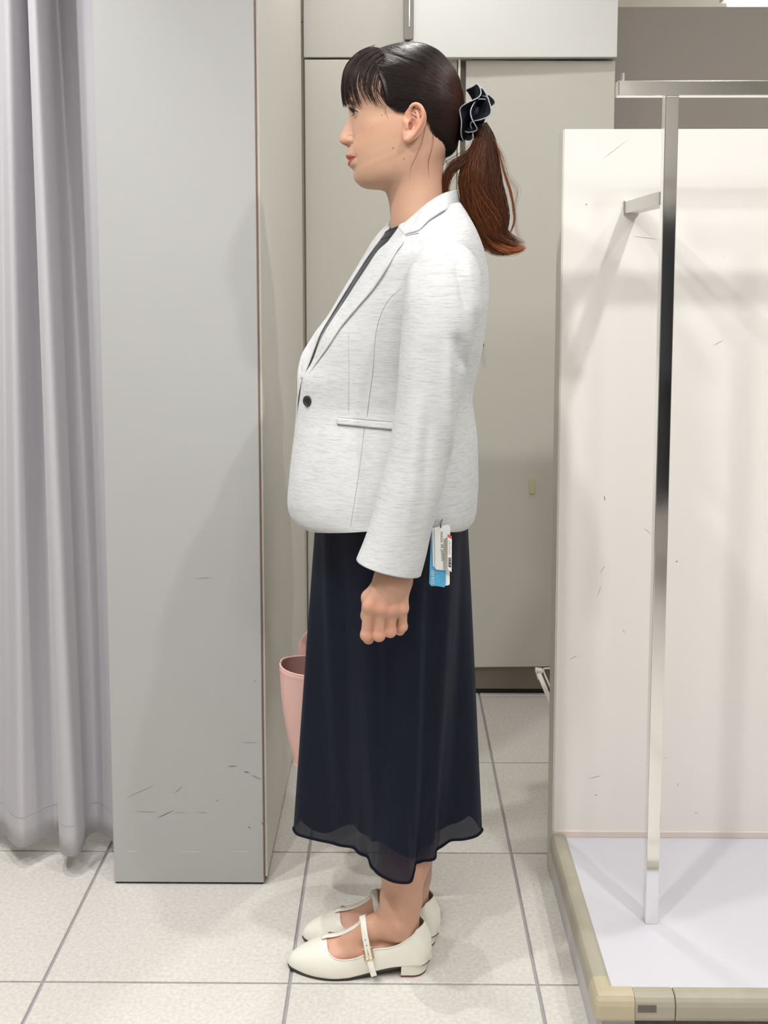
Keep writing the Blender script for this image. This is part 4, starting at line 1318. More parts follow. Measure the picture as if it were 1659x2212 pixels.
# ---------------------------------------------------------------- lapels, collar
def strip(A, B, n, m, lift, fold=.003):
    """surface between two 3-D polylines, bulging a little"""
    a = crom(A, n); b = crom(B, n)
    t = np.linspace(0, 1, m)[None, :, None]
    g = a[:, None] * (1 - t) + b[:, None] * t
    g[..., 1] -= (np.sin(np.pi * t[..., 0]) * lift)
    return g
roll_px = [(862, 492), (845, 513), (817, 544), (793, 580), (769, 616), (732, 673), (700, 724), (681, 770), (664, 806), (654, 824)]
roll_w = [.052, .050, .047, .045, .043, .038, .033, .028, .020, .013]
out_px = [(877, 512), (868, 528), (856, 544), (835, 580), (805, 625), (770, 666), (737, 706), (708, 750), (676, 796), (656, 828)]
rollP = np.array([L(u, v, w_ + .003) for (u, v), w_ in zip(roll_px, roll_w)])
outP = SJ.at(out_px, .0055)
lap = strip(rollP, outP, 90, 14, .004)
lo_ = mesh_obj('lapel', lap.reshape(-1, 3), grid_faces(90, 14), M_lapel, blazer, True); solid(lo_, .0026, 0)
# lapel notch wing
wing = np.array([SJ.at([(877, 512)], .0058)[0], SJ.at([(904, 503)], .006)[0], SJ.at([(884, 530)], .005)[0], SJ.at([(862, 536)], .0052)[0]])
wv = np.array([SJ.at([p], l_)[0] for p, l_ in (((874, 514), .0068), ((888, 511), .0066), ((902, 509), .0052), ((892, 522), .0030), ((879, 538), .0014), ((862, 546), .0014), ((860, 526), .0050))])
wv2 = np.vstack([wv, wv + (0, .0022, 0)])
wo = mesh_obj('lapel_point', wv2, [tuple(range(7)), tuple(range(7, 14))[::-1]] + [(i, 7 + i, 7 + (i + 1) % 7, (i + 1) % 7) for i in range(7)], M_lapel, blazer)
v_, f_ = tube(SJ.at([(873, 511.5), (888, 507.5), (904, 504)], .0056), .0011, 6); mesh_obj('notch_seam', v_, f_, M_seam, blazer)  # grey tube draws the shade inside the lapel notch
# far lapel: from the inner roll over to the chest outline
fr_px = [(850, 485), (832, 505), (801, 545), (777, 580), (753, 618), (718, 675), (691, 722), (674, 770), (655, 818)]
fr_w = [-.046, -.040, -.034, -.032, -.030, -.026, -.022, -.016, -.003]
fo_px = [(846, 474), (811, 514), (790, 547), (768, 584), (746, 620), (710, 681), (678, 724), (651, 774), (645, 815)]
fo_w = [-.060, -.068, -.075, -.078, -.075, -.068, -.058, -.045, -.034]
fa = np.array([L(u, v, w_ + .004) for (u, v), w_ in zip(fr_px, fr_w)]); fb = np.array([L(u, v, w_) for (u, v), w_ in zip(fo_px, fo_w)])
fl_ = strip(fa, fb, 80, 12, .004)
lo2 = mesh_obj('lapel', fl_.reshape(-1, 3), grid_faces(80, 12)[:, ::-1], M_lapel, blazer, True); solid(lo2, .0026, 0)
# collar: near half then mirrored
ct_px = [(861, 493, .053), (872, 484, .056), (901, 459, .058), (928, 437, .055), (958, 419, .040), (980, 412, .018), (987, 411, 0)]
cb_px = [(873, 508, .066), (884, 504, .074), (904, 497, .083), (926, 476, .082), (958, 456, .060), (984, 449, .028), (994, 447, 0)]
ct = np.array([L(*p) for p in ct_px]); cb_ = np.array([L(*p) for p in cb_px])
cs0 = SJ.at([p[:2] for p in cb_px[:5]], .0085)
cb_[:5, :] = cs0
g = strip(ct, cb_, 60, 12, .003)
g2 = g.copy(); g2[..., 1] = 2 * YC - g2[..., 1]
ve = np.vstack([g.reshape(-1, 3), g2.reshape(-1, 3)])
fe = np.vstack([grid_faces(60, 12), grid_faces(60, 12)[:, ::-1] + 60 * 12])
co = mesh_obj('collar', ve, fe, M_lapel, blazer, True); solid(co, .0034, 0)
# inside of the collar standing against the neck
ci = np.array([L(u, v + 26, w_ * .92) for u, v, w_ in ct_px])
gi = strip(ct, ci, 60, 6, 0)
gi2 = gi.copy(); gi2[..., 1] = 2 * YC - gi2[..., 1]
cs_ = mesh_obj('collar_stand', np.vstack([gi.reshape(-1, 3), gi2.reshape(-1, 3)]), np.vstack([grid_faces(60, 6), grid_faces(60, 6)[:, ::-1] + 360]), M_lapel, blazer, True); solid(cs_, .002, 0)

v_, f_ = tube(crom(cb_ + np.array([0, -.0014, -.0010]), 60), .0006, 5)
mesh_obj('collar_edge', v_, f_, M_seam, blazer, True)
v_, f_ = tube(crom(outP + np.array([.0006, -.0006, 0]), 80), .0004, 5)
mesh_obj('lapel_edge', v_, f_, M_seam, blazer, True)  # grey line paints the shade along the lapel edge
# ---------------------------------------------------------------- seams, pocket, button
def seam(pts, name='seam', surf=SJ, r=.00042, lift=.0016, m_=None):
    p = crom(np.array(pts, float), 60)
    q = surf.at(p, lift)
    q[:, 1] = np.convolve(np.pad(q[:, 1], 4, mode='edge'), np.ones(9) / 9, 'valid')
    v, f = tube(q, r, 5)
    return mesh_obj(name, v, f, m_ or M_seam, blazer, True)
seam([(876, 617), (857, 631), (838, 650), (822, 682), (811, 727), (806, 797), (799, 850), (792, 903)])
seam([(753, 724), (753.5, 800), (753, 893)], r=.00035)
seam([(787, 926), (778, 1000), (768, 1070), (757, 1138)])
seam([(1003, 900), (1010, 990), (1012, 1060), (1012, 1110)], r=.0004)
def patch(corners, nu, nv, lift):
    (a, b, c, d) = [np.array(x, float) for x in corners]
    s = np.linspace(0, 1, nu)[:, None, None]; t = np.linspace(0, 1, nv)[None, :, None]
    p = (a * (1 - s) + b * s) * (1 - t) + (d * (1 - s) + c * s) * t
    return SJ.at(p.reshape(-1, 2), lift)
wl_ = patch([(728, 902.5), (868, 914.5), (868, 930.5), (728.5, 916.5)], 40, 5, .0034)
welt = mesh_obj('pocket_welt', wl_, grid_faces(40, 5), M_blazer, blazer, True); solid(welt, .0028, 0)
seam([(728, 902), (800, 907.5), (866, 914)], 'pocket_slit', r=.0007, lift=.0022)
seam([(728.5, 917), (800, 923), (866, 931)], 'pocket_slit', r=.0004, lift=.0022)
# button
bc = L(664.5, 866, .0) ; bc = SJ.at([(664.5, 866)], .004)[0]
nb_ = np.array([-.55, -.83, 0]); nb_ /= np.linalg.norm(nb_)
e1 = np.cross(nb_, (0, 0, 1)); e1 /= np.linalg.norm(e1); e2 = np.cross(e1, nb_)
bc = bc + np.array([0, -.002, 0])
th = np.linspace(0, 2 * np.pi, 28, endpoint=False)
prof_b = [(0, .0008), (.0045, .0008), (.0052, .0018), (.0072, .0020), (.0080, .0012), (.0080, -.0006), (.0070, -.0014), (0, -.0014)]
bvv = np.vstack([bc + r_ * 1.06 * (np.cos(th)[:, None] * e1 + np.sin(th)[:, None] * e2) + nb_ * z_ for r_, z_ in prof_b])
M_button = mat('button_horn', srgb(52, 48, 46), .35, var=.35, vscale=160)
btn = mesh_obj('button', bvv, grid_faces(len(prof_b), 28, wrap_n=True), M_button, blazer, True)
hv_ = []
for sx_, sy_ in ((1, 1), (-1, 1), (1, -1), (-1, -1)):
    p = bc + .0018 * (sx_ * e1 + sy_ * e2)
    hv_.append(tube([p + nb_ * .0004, p + nb_ * .0011], .0007, 8))
for sy_ in (1, -1):
    hv_.append(tube([bc + .0018 * (e1 + sy_ * e2) + nb_ * .0012, bc + .0018 * (-e1 + sy_ * e2) + nb_ * .0012], .0004, 6))
v_, f_ = join(hv_)
mesh_obj('button_thread', v_, f_, mat('thread_dark', srgb(24, 22, 22), .8), blazer)

# ---------------------------------------------------------------- navy top
TOP = [
    ((833, 503), (893, 478, .058), (965, 455)),
    ((822, 520), (900, 500, .075), (985, 480)),
    ((808, 542), (910, 525, .100), (1000, 510)),
    ((783, 580), (920, 570, .120), (1012, 570)),
    ((760, 618), (925, 620, .128), (1020, 620)),
    ((728, 675), (925, 690, .128), (1018, 690)),
    ((703, 722), (915, 750, .122), (1008, 750)),
    ((690, 780), (905, 810, .116), (1000, 810)),
    ((690, 860), (900, 880, .116), (1000, 870)),
    ((690, 1000), (890, 1010, .135), (1008, 990)),
]
k = np.arange(len(TOP), dtype=float); t = np.linspace(0, len(TOP) - 1, 90)
Ft = pchip(k, np.array([L(*r[0], 0) for r in TOP]), t)[:, None]; St = pchip(k, np.array([L(*r[1]) for r in TOP]), t)[:, None]; Bt = pchip(k, np.array([L(*r[2], 0) for r in TOP]), t)[:, None]
a = np.linspace(0, 2 * np.pi, 120, endpoint=False)[None, :, None]
ca, sa = np.cos(a), np.sin(a)
XZ = np.where(ca >= 0, St + (Ft - St) * np.abs(ca), St + (Bt - St) * np.abs(ca))
Yt = YC - (YC - St[..., 1:2]) * np.sign(sa) * np.abs(sa) ** .85
GT = np.concatenate([XZ[..., :1], Yt, XZ[..., 2:]], -1)
topo = mesh_obj('blouse', GT.reshape(-1, 3), grid_faces(90, 120, wrap_n=True), M_navy, person, True); solid(topo, .0015, 0)
topo['label'] = 'dark navy round-neck top'
nb2 = GT[0]; v_, f_ = tube(np.vstack([nb2, nb2[:1]]), .0018, 8, caps=False)
mesh_obj('neck_binding', v_, f_, M_navy, topo, True)
sb = GT[9] + (GT[9] - GT[9].mean(0)) * .012; v_, f_ = tube(np.vstack([sb, sb[:1]]), .0006, 5, caps=False)
mesh_obj('neck_seam', v_, f_, M_lining, topo, True)

# ---------------------------------------------------------------- skirt: waist oval blended into the photographed hem outline
def chiffon():
    m, N, K, b = new_mat('navy_chiffon')
    b.inputs['Base Color'].default_value = srgb(11, 17, 36)
    b.inputs['Roughness'].default_value = .62
    b.inputs['Specular IOR Level'].default_value = .22
    b.inputs['Sheen Weight'].default_value = .06
    b.inputs['Sheen Tint'].default_value = srgb(60, 80, 110)
    b.inputs['Alpha'].default_value = .92
    tc = N.new('ShaderNodeTexCoord'); n = N.new('ShaderNodeTexNoise'); n.inputs['Scale'].default_value = 1800
    K.new(tc.outputs['Object'], n.inputs['Vector'])
    bp = N.new('ShaderNodeBump'); bp.inputs['Strength'].default_value = .08; bp.inputs['Distance'].default_value = .0005
    K.new(n.outputs['Fac'], bp.inputs['Height']); K.new(bp.outputs[0], b.inputs['Normal'])
    return m
M_chiffon = chiffon()
zh = float(L(640, 1800, 0)[2])
hem_px = [(634, 1790), (640, 1800), (653, 1806), (680, 1813), (716, 1821), (760, 1832), (790, 1850), (806, 1874), (815, 1888), (836, 1897), (860, 1904), (884, 1907), (892, 1898), (893, 1878), (900, 1864), (932, 1856), (948, 1833), (972, 1816), (1002, 1813), (1028, 1806), (1041, 1794)]
hp_ = np.array(hem_px, float)
hw_ = atZ(hp_[:, 0], hp_[:, 1], np.full(len(hp_), zh))
# far side of the hem: a plain wavy curve back round
xa_, xb_ = hw_[0, 0], hw_[-1, 0]
far = []
for a in np.linspace(0.12, np.pi - .12, 12):
    cx = (xa_ + xb_) / 2; rx = (xb_ - xa_) / 2
    far.append((cx + rx * math.cos(a), YC + .125 * math.sin(a) + .012 * math.sin(5 * a), zh))
loop = np.vstack([hw_, np.array(far)])
NH = 420
hemc = crom(loop, NH, closed=True)
cxy = np.array([(xa_ + xb_) / 2, YC])
# waist/hip oval with matching angles
ang = np.unwrap(np.arctan2(hemc[:, 1] - cxy[1], hemc[:, 0] - cxy[0]))
s_i = np.arange(NH) / NH
# smooth the angle so that hip points run evenly
angs = ang.copy()
kern = np.ones(61) / 61
ext = np.concatenate([ang[-60:] - np.sign(ang[-1] - ang[0]) * 2 * np.pi, ang, ang[:60] + np.sign(ang[-1] - ang[0]) * 2 * np.pi])
angs = np.convolve(ext, kern, 'same')[60:-60]
_k = np.ones(91) / 91
hem_s = np.stack([np.convolve(np.concatenate([hemc[-60:, i], hemc[:, i], hemc[:60, i]]), _k, 'same')[60:-60] for i in range(3)], 1)
_d = hem_s[:, :2] - cxy; hem_s[:, :2] = cxy + _d * np.array([1.03, 1.06])
# keep the left and right outline where the photograph has it
_wx = np.abs(np.cos(angs))[:, None] ** 2
hem_s = hem_s * (1 - _wx) + hemc * _wx
ztop = float(L(850, 1060, 0)[2])
hx0, hx1 = float(L(686, 1070, 0)[0]), float(L(1008, 1070, 0)[0])
hipc = np.stack([(hx0 + hx1) / 2 + (hx1 - hx0) / 2 * np.cos(angs), YC + .128 * np.sin(angs), np.full(NH, ztop)], 1)
def skirt_rows(n, z_end_k=1.0, shrink=1.0):
    rows = []
    for t in np.linspace(0, z_end_k, n):
        e = t ** .92
        tw = t ** 5
        hs_ = hem_s * (1 - tw) + hemc * tw
        r = hipc * (1 - e) + hs_ * e
        r[:, 2] = ztop + (zh - ztop) * t
        # extra soft vertical folds
        fold = .0060 * np.sin(angs * 9 + .6) * np.sin(np.pi * min(t * 1.0 + .12, 1.0)) + .0030 * np.sin(angs * 17 + 2.0) * (t ** .6)
        d = r[:, :2] - cxy; ln = np.linalg.norm(d, axis=1, keepdims=True)
        near_only = sstep(.15, .75, np.abs(np.sin(angs)))[:, None]
        r[:, :2] = cxy + d / ln * (ln * shrink + fold[:, None] * near_only)
        rows.append(r)
    return np.array(rows)
def clear_legs(R, gap):
    for yax, dxs in ((1.7220, 0.0), (1.7980, .018)):
        pts = [atY(u, v, 1.7220) + (dxs, 0, 0) for u, v in ((868, 1560), (876, 1700), (874, 1850), (866, 1945))]
        zz = np.array([p[2] for p in pts])[::-1]; xx = np.array([p[0] for p in pts])[::-1]; rr_ = np.array([.0475, .0490, .0405, .0340])[::-1]
        ax = np.interp(R[..., 2], zz, xx); ar = np.interp(R[..., 2], zz, rr_) + gap
        dx_, dy_ = R[..., 0] - ax, R[..., 1] - yax
        d_ = np.hypot(dx_, dy_); k_ = np.where((d_ < ar) & (R[..., 2] < zz[-1] + .05), ar / np.maximum(d_, 1e-6), 1)
        near_ = R[..., 1] < YC
        out_y = np.where((k_ > 1) & near_ & (yax < YC), yax - np.sqrt(np.maximum(ar ** 2 - dx_ ** 2, 0)), R[..., 1])
        R[..., 1] = np.minimum(R[..., 1], out_y) if yax < YC else R[..., 1]
    return R
SK = clear_legs(skirt_rows(150), .0085)
skirt = mesh_obj('skirt', SK.reshape(-1, 3), grid_faces(150, NH, wrap_n=True), M_chiffon, person, True)
skirt['label'] = 'long navy chiffon skirt'
SLi = skirt_rows(90, .945, .965)
SLi = clear_legs(SLi, .0050)
# lining hem is uneven
dz = .012 * np.sin(angs * 3 + 1.0) + .008 * np.sin(angs * 7)
SLi[-25:, :, 2] += np.linspace(0, 1, 25)[:, None] * dz[None]
mesh_obj('lining', SLi.reshape(-1, 3), grid_faces(90, NH, wrap_n=True), M_lining, skirt, True)
v_, f_ = tube(np.vstack([SK[-1], SK[-1][:1]]), .0024, 6, caps=False)
mesh_obj('hem', v_, f_, M_lining, skirt, True)

# ---------------------------------------------------------------- shoes
M_leather = mat('shoe_cream_leather', srgb(236, 233, 222), .33, var=.015, vscale=10, bump=.02, bscale=500, spec=.5)
M_sole = mat('sole_dark', srgb(58, 48, 44), .6)
M_toplift = mat('heel_toplift_brown', srgb(112, 70, 52), .6)
M_insole = mat('insole_beige', srgb(206, 190, 168), .6)
M_gold = mat('buckle_gold', (0.83, .60, .36, 1), .2, 1.0, var=.05)
YS = 1.7220
def SX(u, v): p = atY(u, v, YS); return float(p[0]), float(p[2])
# local shoe: x from toe (0) to heel end
toe_x = SX(621.5, 2069)[0]; heel_x = SX(928, 2040)[0]
SLEN = heel_x - toe_x
def shoe(dx, dy, parent, label):
    # station fraction 0 toe .. 1 heel: half width, bottom z, ridge z, topline z
    st = np.array([0, .02, .055, .10, .146, .20, .261, .277, .34, .42, .50, .58, .66, .74, .82, .90, .95, .98, 1.0])
    hw = np.array([.0022, .0100, .0170, .0235, .0290, .0340, .0380, .0388, .0402, .0395, .0370, .0340, .0310, .0290, .0285, .0290, .0262, .0200, .0120])
    zb = np.array([.0090, .0080, .0070, .0058, .0048, .0042, .0040, .0040, .0040, .0048, .0075, .0110, .0145, .0175, .0195, .0210, .0218, .0222, .0225])
    zt = np.array([.0135, .0225, .0300, .0358, .0404, .0462, .0515, .0523, .0560, .0600, .0640, .0680, .0730, .0800, .0880, .0980, .1000, .1000, .1000])
    ts_ = np.array([0, .276, .279, .283, .288, .300, .327, .39, .48, .56, .61, .69, .77, .845, .92, .955, 1.0])
    tz_ = np.array([.09, .0521, .0505, .0482, .0455, .0420, .0380, .0352, .0372, .0440, .0495, .0510, .0560, .0670, .0785, .0820, .0822])
    Mh = 30
    x = np.concatenate([np.linspace(0, .06, 26, endpoint=False), np.linspace(.06, .27, 26, endpoint=False), np.linspace(.27, .31, 26, endpoint=False), np.linspace(.31, .92, 60, endpoint=False), np.linspace(.92, 1, 26)])
    HW, ZB, ZT = [pchip(st, q, x) for q in (hw, zb, zt)]
    TL = pchip(ts_, tz_, x)
    N_ = len(x)
    THR = .2765                                # throat of the vamp
    ex_ = np.interp(x, [0, .27, .45, .7, .9], [.80, .78, .62, .42, .30])
    out = []
    yc = .003 * np.sin(np.pi * x)             # slight foot curve
    for side in (-1, 1):
        g = np.zeros((N_, Mh, 3))
        for i in range(N_):
            H_ = ZT[i] - ZB[i]
            tmax = np.pi / 2 if x[i] <= THR else math.asin(np.clip((TL[i] - ZB[i]) / H_, .05, 1.0))
            th = np.linspace(-.25, 1, Mh)
            for j, q in enumerate(th):
                if q < 0:
                    a = q / .25
                    g[i, j] = (x[i] * SLEN, side * HW[i] * (.86 + .14 * (1 + a)), ZB[i] + .001 * (1 + a))
                else:
                    ph = q * tmax
                    bul = 1 + .05 * math.sin(min(ph * 2.4, np.pi))
                    zz = ZB[i] + .001 + (H_ - .001) * math.sin(ph)
                    lean = sstep(.82, 1.0, x[i]) * np.interp(zz, [.0, .02, .036, .057, .077, .083], [.006, .003, 0, .0012, .0090, .0128])
                    g[i, j] = (x[i] * SLEN - lean, side * HW[i] * (max(math.cos(ph), 0) ** ex_[i]) * bul, zz)
        g[..., 1] += yc[:, None]
        out.append(g)
    base = np.array([toe_x + dx, dy, 0.0])
    gs = []
    for g, sd in zip(out, (-1, 1)):
        f = grid_faces(N_, Mh)
        gs.append((g.reshape(-1, 3) + base, f if sd > 0 else f[:, ::-1]))
    # heel back closing strip
    gl, gr = out
    back = np.stack([gl[-1] * (1 - t) + gr[-1] * t + np.array([.004 * math.sin(np.pi * t), 0, 0]) for t in np.linspace(0, 1, 8)], 0) + base
    gs.append((back.reshape(-1, 3), grid_faces(8, Mh)))
    fr_ = np.stack([gl[0] * (1 - t) + gr[0] * t - np.array([.0003 * math.sin(np.pi * t), 0, 0]) for t in np.linspace(0, 1, 6)], 0) + base
    gs.append((fr_.reshape(-1, 3), grid_faces(6, Mh)[:, ::-1]))
    v, f = join(gs)
    sh = mesh_obj('shoe', v, f, M_leather, parent, True)
    sh['label'] = label
    import bmesh
    bm = bmesh.new(); bm.from_mesh(sh.data); bmesh.ops.remove_doubles(bm, verts=bm.verts, dist=.0004); bmesh.ops.recalc_face_normals(bm, faces=bm.faces); bm.to_mesh(sh.data); bm.free()
    sh.data.polygons.foreach_set('use_smooth', np.ones(len(sh.data.polygons), bool))
    solid(sh, .0014, -1)
    # topline piping
    ti = np.searchsorted(x, THR)
    pl = np.vstack([gl[ti:, -1], back[:, -1] - base, gr[ti:, -1][::-1]]) + base
    v_, f_ = tube(crom(pl[::3], 160), .0011, 6)
    mesh_obj('topline_piping', v_, f_, M_leather, sh, True)
    # insole and sole
    def plan(z_of, inset, x0=0.0, x1=1.0, n=70):
        xs_ = np.linspace(x0, x1, n); h_ = np.maximum(np.interp(xs_, x, HW) - inset, .0006); z_ = z_of(xs_)
        y0 = .003 * np.sin(np.pi * xs_)
        return xs_ * SLEN, y0, h_, z_
    xs_, y0, h_, z_ = plan(lambda q: np.interp(q, x, ZB), .001)
    top_l = np.stack([xs_, y0 - h_, z_ + .0005], 1); top_r = np.stack([xs_, y0 + h_, z_ + .0005], 1)
    g = np.stack([top_l * (1 - t) + top_r * t for t in np.linspace(0, 1, 5)], 1) + base + np.array([0, 0, .003])
    mesh_obj('insole', g.reshape(-1, 3), grid_faces(70, 5), M_insole, sh)
    bot = lambda q: np.maximum(np.interp(q, x, ZB) - .0042, 0.0)
    hs2 = h_ * np.interp(np.linspace(0, 1, 70), [0, .76, .82, 1], [.97, .97, .80, .80])
    bl = np.stack([xs_, y0 - hs2, bot(np.linspace(0, 1, 70))], 1); br = np.stack([xs_, y0 + hs2, bot(np.linspace(0, 1, 70))], 1)
    kk = np.interp(np.linspace(0, 1, 70), [0, .76, .82, 1], [1, 1, -4, -4])[:, None]
    ringp = np.stack([top_l + kk * np.array([0, -.0008, .0004]), bl, br, top_r + kk * np.array([0, .0008, .0004])], 1) + base
    mesh_obj('sole', ringp.reshape(-1, 3), np.vstack([grid_faces(70, 4, wrap_n=True), ]), M_sole, sh)
    # block heel: flared curve, brown top lift
    def heel_part(name, z0, z1, m_):
        n = 26
        a = np.linspace(-np.pi / 2, np.pi / 2, n)
        lvl = []
        for z in np.linspace(z0, z1, 5):
            k_ = z / .021
            x0_ = .797 + .004 * k_; rx_ = (.978 + .008 * k_ - x0_); hw_2 = .0245 + .002 * k_
            pts = [(x0_ * SLEN, -hw_2), ] + [((x0_ + rx_ * (.42 + .58 * math.cos(q))) * SLEN, hw_2 * math.sin(q)) for q in a] + [(x0_ * SLEN, hw_2)]
            lvl.append([(px_, py_, min(z, float(np.interp(px_ / SLEN, x, ZB)) + .0035)) for px_, py_ in pts])
        lv_ = np.array(lvl) + base
        nn = lv_.shape[1]
        f_ = [tuple(q) for q in grid_faces(5, nn, wrap_n=True)] + [tuple(range(nn))[::-1], tuple(range(4 * nn, 5 * nn))]
        o = mesh_obj(name, lv_.reshape(-1, 3), f_, m_, sh)
        return o
    heel_part('heel', .0038, .026, M_leather)
    heel_part('heel_tip', .0002, .0038, M_toplift)
    # T-strap up the instep
    def fp(u, v, yy): p = atY(u, v, YS); return np.array([p[0] + dx, dy + yy, p[2]])
    def ribbon(name, path, across, th=.0015):
        p = crom(path, 40); across = np.asarray(across, float)
        if across.ndim == 1: across = np.broadcast_to(across, p.shape)
        else: across = crom(across, 40)
        g = np.stack([p - across, p - across * .5, p, p + across * .5, p + across], 1)
        o = mesh_obj(name, g.reshape(-1, 3), grid_faces(40, 5), M_leather, sh, True); solid(o, th * 1.3, 0); return o
    ribbon('t_strap', [fp(695, 2024.5, 0), fp(705, 2021.5, 0), fp(720, 2020, 0), fp(740, 2015, 0), fp(760, 2005, 0), fp(774, 1995, 0), fp(783, 1983, 0)], [(0, .0048, 0)] * 2)
    # cross strap over the instep to the near and far side
    crossn = [fp(782, 1981, .004), fp(785, 1983, -.009), fp(788, 1996, -.0215), fp(793, 2017, -.0300), fp(799, 2042, -.0350), fp(803, 2056, -.0380)]
    crossf = [fp(782, 1981, -.004), fp(785, 1984, .009), fp(788, 1997, .0215), fp(794, 2020, .0300), fp(800, 2043, .0350), fp(803, 2050, .0365)]
    ribbon('cross_strap', crossn, [(.0048, 0, .0018)] * 2)
    ribbon('cross_strap', crossf, [(.0048, 0, .0018)] * 2)
    ribbon('strap_end', [fp(798, 2040, -.0365), fp(803, 2056, -.0405), fp(809, 2074, -.0415)], [(.0046, 0, .0016)] * 2)
    # buckle: small gilt frame with a prong
    cb2 = fp(796.5, 2033, -.0345); ex = np.array([.92, 0, .35]); ez = np.array([.25, -.42, -.87]); ez /= np.linalg.norm(ez)
    cs2 = [cb2 + ex * a_ * .0072 + ez * b_ * .0085 for a_, b_ in ((-1, -1), (1, -1), (1, 1), (-1, 1))]
    fr2 = crom(np.array([cs2[0], (cs2[0] + cs2[1]) / 2, cs2[1], (cs2[1] + cs2[2]) / 2, cs2[2], (cs2[2] + cs2[3]) / 2, cs2[3], (cs2[3] + cs2[0]) / 2]), 40, True)
    v1_, f1_ = tube(np.vstack([fr2, fr2[:1]]), .0011, 6)
    v2_, f2_ = tube([cb2 - ez * .0085 + (0, -.001, 0), cb2 + ez * .0085 + (0, -.0015, 0)], .0008, 6)
    v_, f_ = join([(v1_, f1_), (v2_, f2_)])
    mesh_obj('buckle', v_, f_, M_gold, sh, True)
    holes = [tube([fp(u, v, yy) + (0, -.0012, 0), fp(u, v, yy) + (0, -.0022, 0)], .0007, 8) for u, v, yy in ((790.5, 2008, -.0268), (793, 2017, -.0302))]
    v_, f_ = join(holes); mesh_obj('strap_hole', v_, f_, M_sole, sh)
    return sh
shoe(0.0, YS, person, 'near cream pointed T-strap shoe')
shoe(0.018, 1.7980, person, 'far cream pointed T-strap shoe')

# ================================================================== hair
def hair_mat(name, c0, c1, rough=.38):
    m, N, K, b = new_mat(name)
    at = N.new('ShaderNodeAttribute'); at.attribute_name = 'tone'
    mx = N.new('ShaderNodeMix'); mx.data_type = 'RGBA'
    K.new(at.outputs['Fac'], mx.inputs['Factor'])
    mx.inputs['A'].default_value = c0; mx.inputs['B'].default_value = c1
    K.new(mx.outputs['Result'], b.inputs['Base Color'])
    b.inputs['Roughness'].default_value = rough
    b.inputs['Specular IOR Level'].default_value = .28
    return m
M_hair = hair_mat('hair_dark', srgb(20, 17, 17), srgb(74, 40, 27))
M_tail = hair_mat('hair_chestnut', srgb(44, 24, 18), srgb(168, 98, 58))

HC = np.array([880.0, 222.0])                 # centre of the hair hull in the profile view
hull = np.array([(743, 229), (735, 203), (734, 181), (740, 155), (757, 131), (786, 112.5), (824, 102), (853, 93.5), (883, 89.8), (916, 93.5), (943, 105), (964.5, 124), (982.5, 147), (993, 168), (999, 190), (1003, 215), (1003, 245), (1000, 275), (992, 301), (987, 322), (976, 335), (961, 342), (940, 345), (900, 335), (850, 320), (790, 290), (755, 255)], float)
ha = np.arctan2(hull[:, 1] - HC[1], hull[:, 0] - HC[0]); hr = np.hypot(hull[:, 0] - HC[0], hull[:, 1] - HC[1])
o_ = np.argsort(ha); ha, hr = ha[o_], hr[o_]
hae = np.concatenate([ha - 2 * np.pi, ha, ha + 2 * np.pi]); hre = np.tile(hr, 3)
HWID = .0765
def hull_r(be): return pchip(hae, hre, np.ravel(be)).reshape(np.shape(be))
def hull_w(u, v):
    be = np.arctan2(v - HC[1], u - HC[0]); rho = np.hypot(u - HC[0], v - HC[1]) / hull_r(be)
    lowv = np.interp(v, [90, 215, 300, 350], [1.0, 1.0, .84, .62])      # narrower towards the nape
    return HWID * lowv * np.sqrt(np.clip(1 - np.clip(rho, 0, 1) ** 2.3, 0, 1))
# region covered by combed-back hair, as seen from the side
POLY = np.array([(798, 70), (800, 110), (804, 128), (812, 152), (822, 178), (829, 205), (833, 226), (846, 235), (866, 238), (880, 233), (892, 223), (904, 223), (915, 234), (919, 252), (927, 270), (936, 289), (940, 312), (943, 330), (952, 346), (962, 362), (1040, 362), (1040, 70)], float)
def poly_sd(u, v):
    p = np.stack([np.ravel(u), np.ravel(v)], 1)
    d = np.full(len(p), 1e9); inside = np.zeros(len(p), bool)
    for i in range(len(POLY)):
        a, b = POLY[i], POLY[(i + 1) % len(POLY)]
        ab = b - a; t = np.clip(((p - a) @ ab) / (ab @ ab), 0, 1)
        d = np.minimum(d, np.linalg.norm(p - a - t[:, None] * ab, axis=1))
        cr = (a[1] > p[:, 1]) != (b[1] > p[:, 1])
        with np.errstate(divide='ignore', invalid='ignore'):
            xi = a[0] + (p[:, 1] - a[1]) / (b[1] - a[1]) * (b[0] - a[0])
        inside ^= cr & (p[:, 0] < xi)
    return np.where(inside, d, -d).reshape(np.shape(u))
# cap mesh: polar grid on the near side, mirrored
nb_, nr2 = 360, 130
be = np.linspace(0, 2 * np.pi, nb_, endpoint=False)[None]; rr = (np.linspace(0, 1, nr2) ** .75)[:, None]
R_ = hull_r(np.broadcast_to(be, (nr2, nb_)))
U_ = HC[0] + rr * R_ * np.cos(be); V_ = HC[1] + rr * R_ * np.sin(be)
Wd = hull_w(U_, V_)
sd = poly_sd(U_, V_)
dive = sstep(-9, 5, sd)
Wc = Wd - .016 * (1 - dive)
shr = 1 - .07 * (1 - dive)
Uc = HC[0] + (U_ - HC[0]) * shr; Vc = HC[1] + (V_ - HC[1]) * shr
grain = .0004 * np.sin(be * 90 + 3 * rr)
Pn = L(Uc, Vc, Wc + grain * sstep(5, 16, sd))
keep = (dive > .02)
fc = grid_faces(nr2, nb_, wrap_n=True)
kf = keep.ravel()[fc].any(1)
Pn = Pn.reshape(-1, 3); Pf = Pn.copy(); Pf[:, 1] = 2 * YC - Pf[:, 1]
rim = np.arange((nr2 - 1) * nb_, nr2 * nb_)
fk = fc[kf]
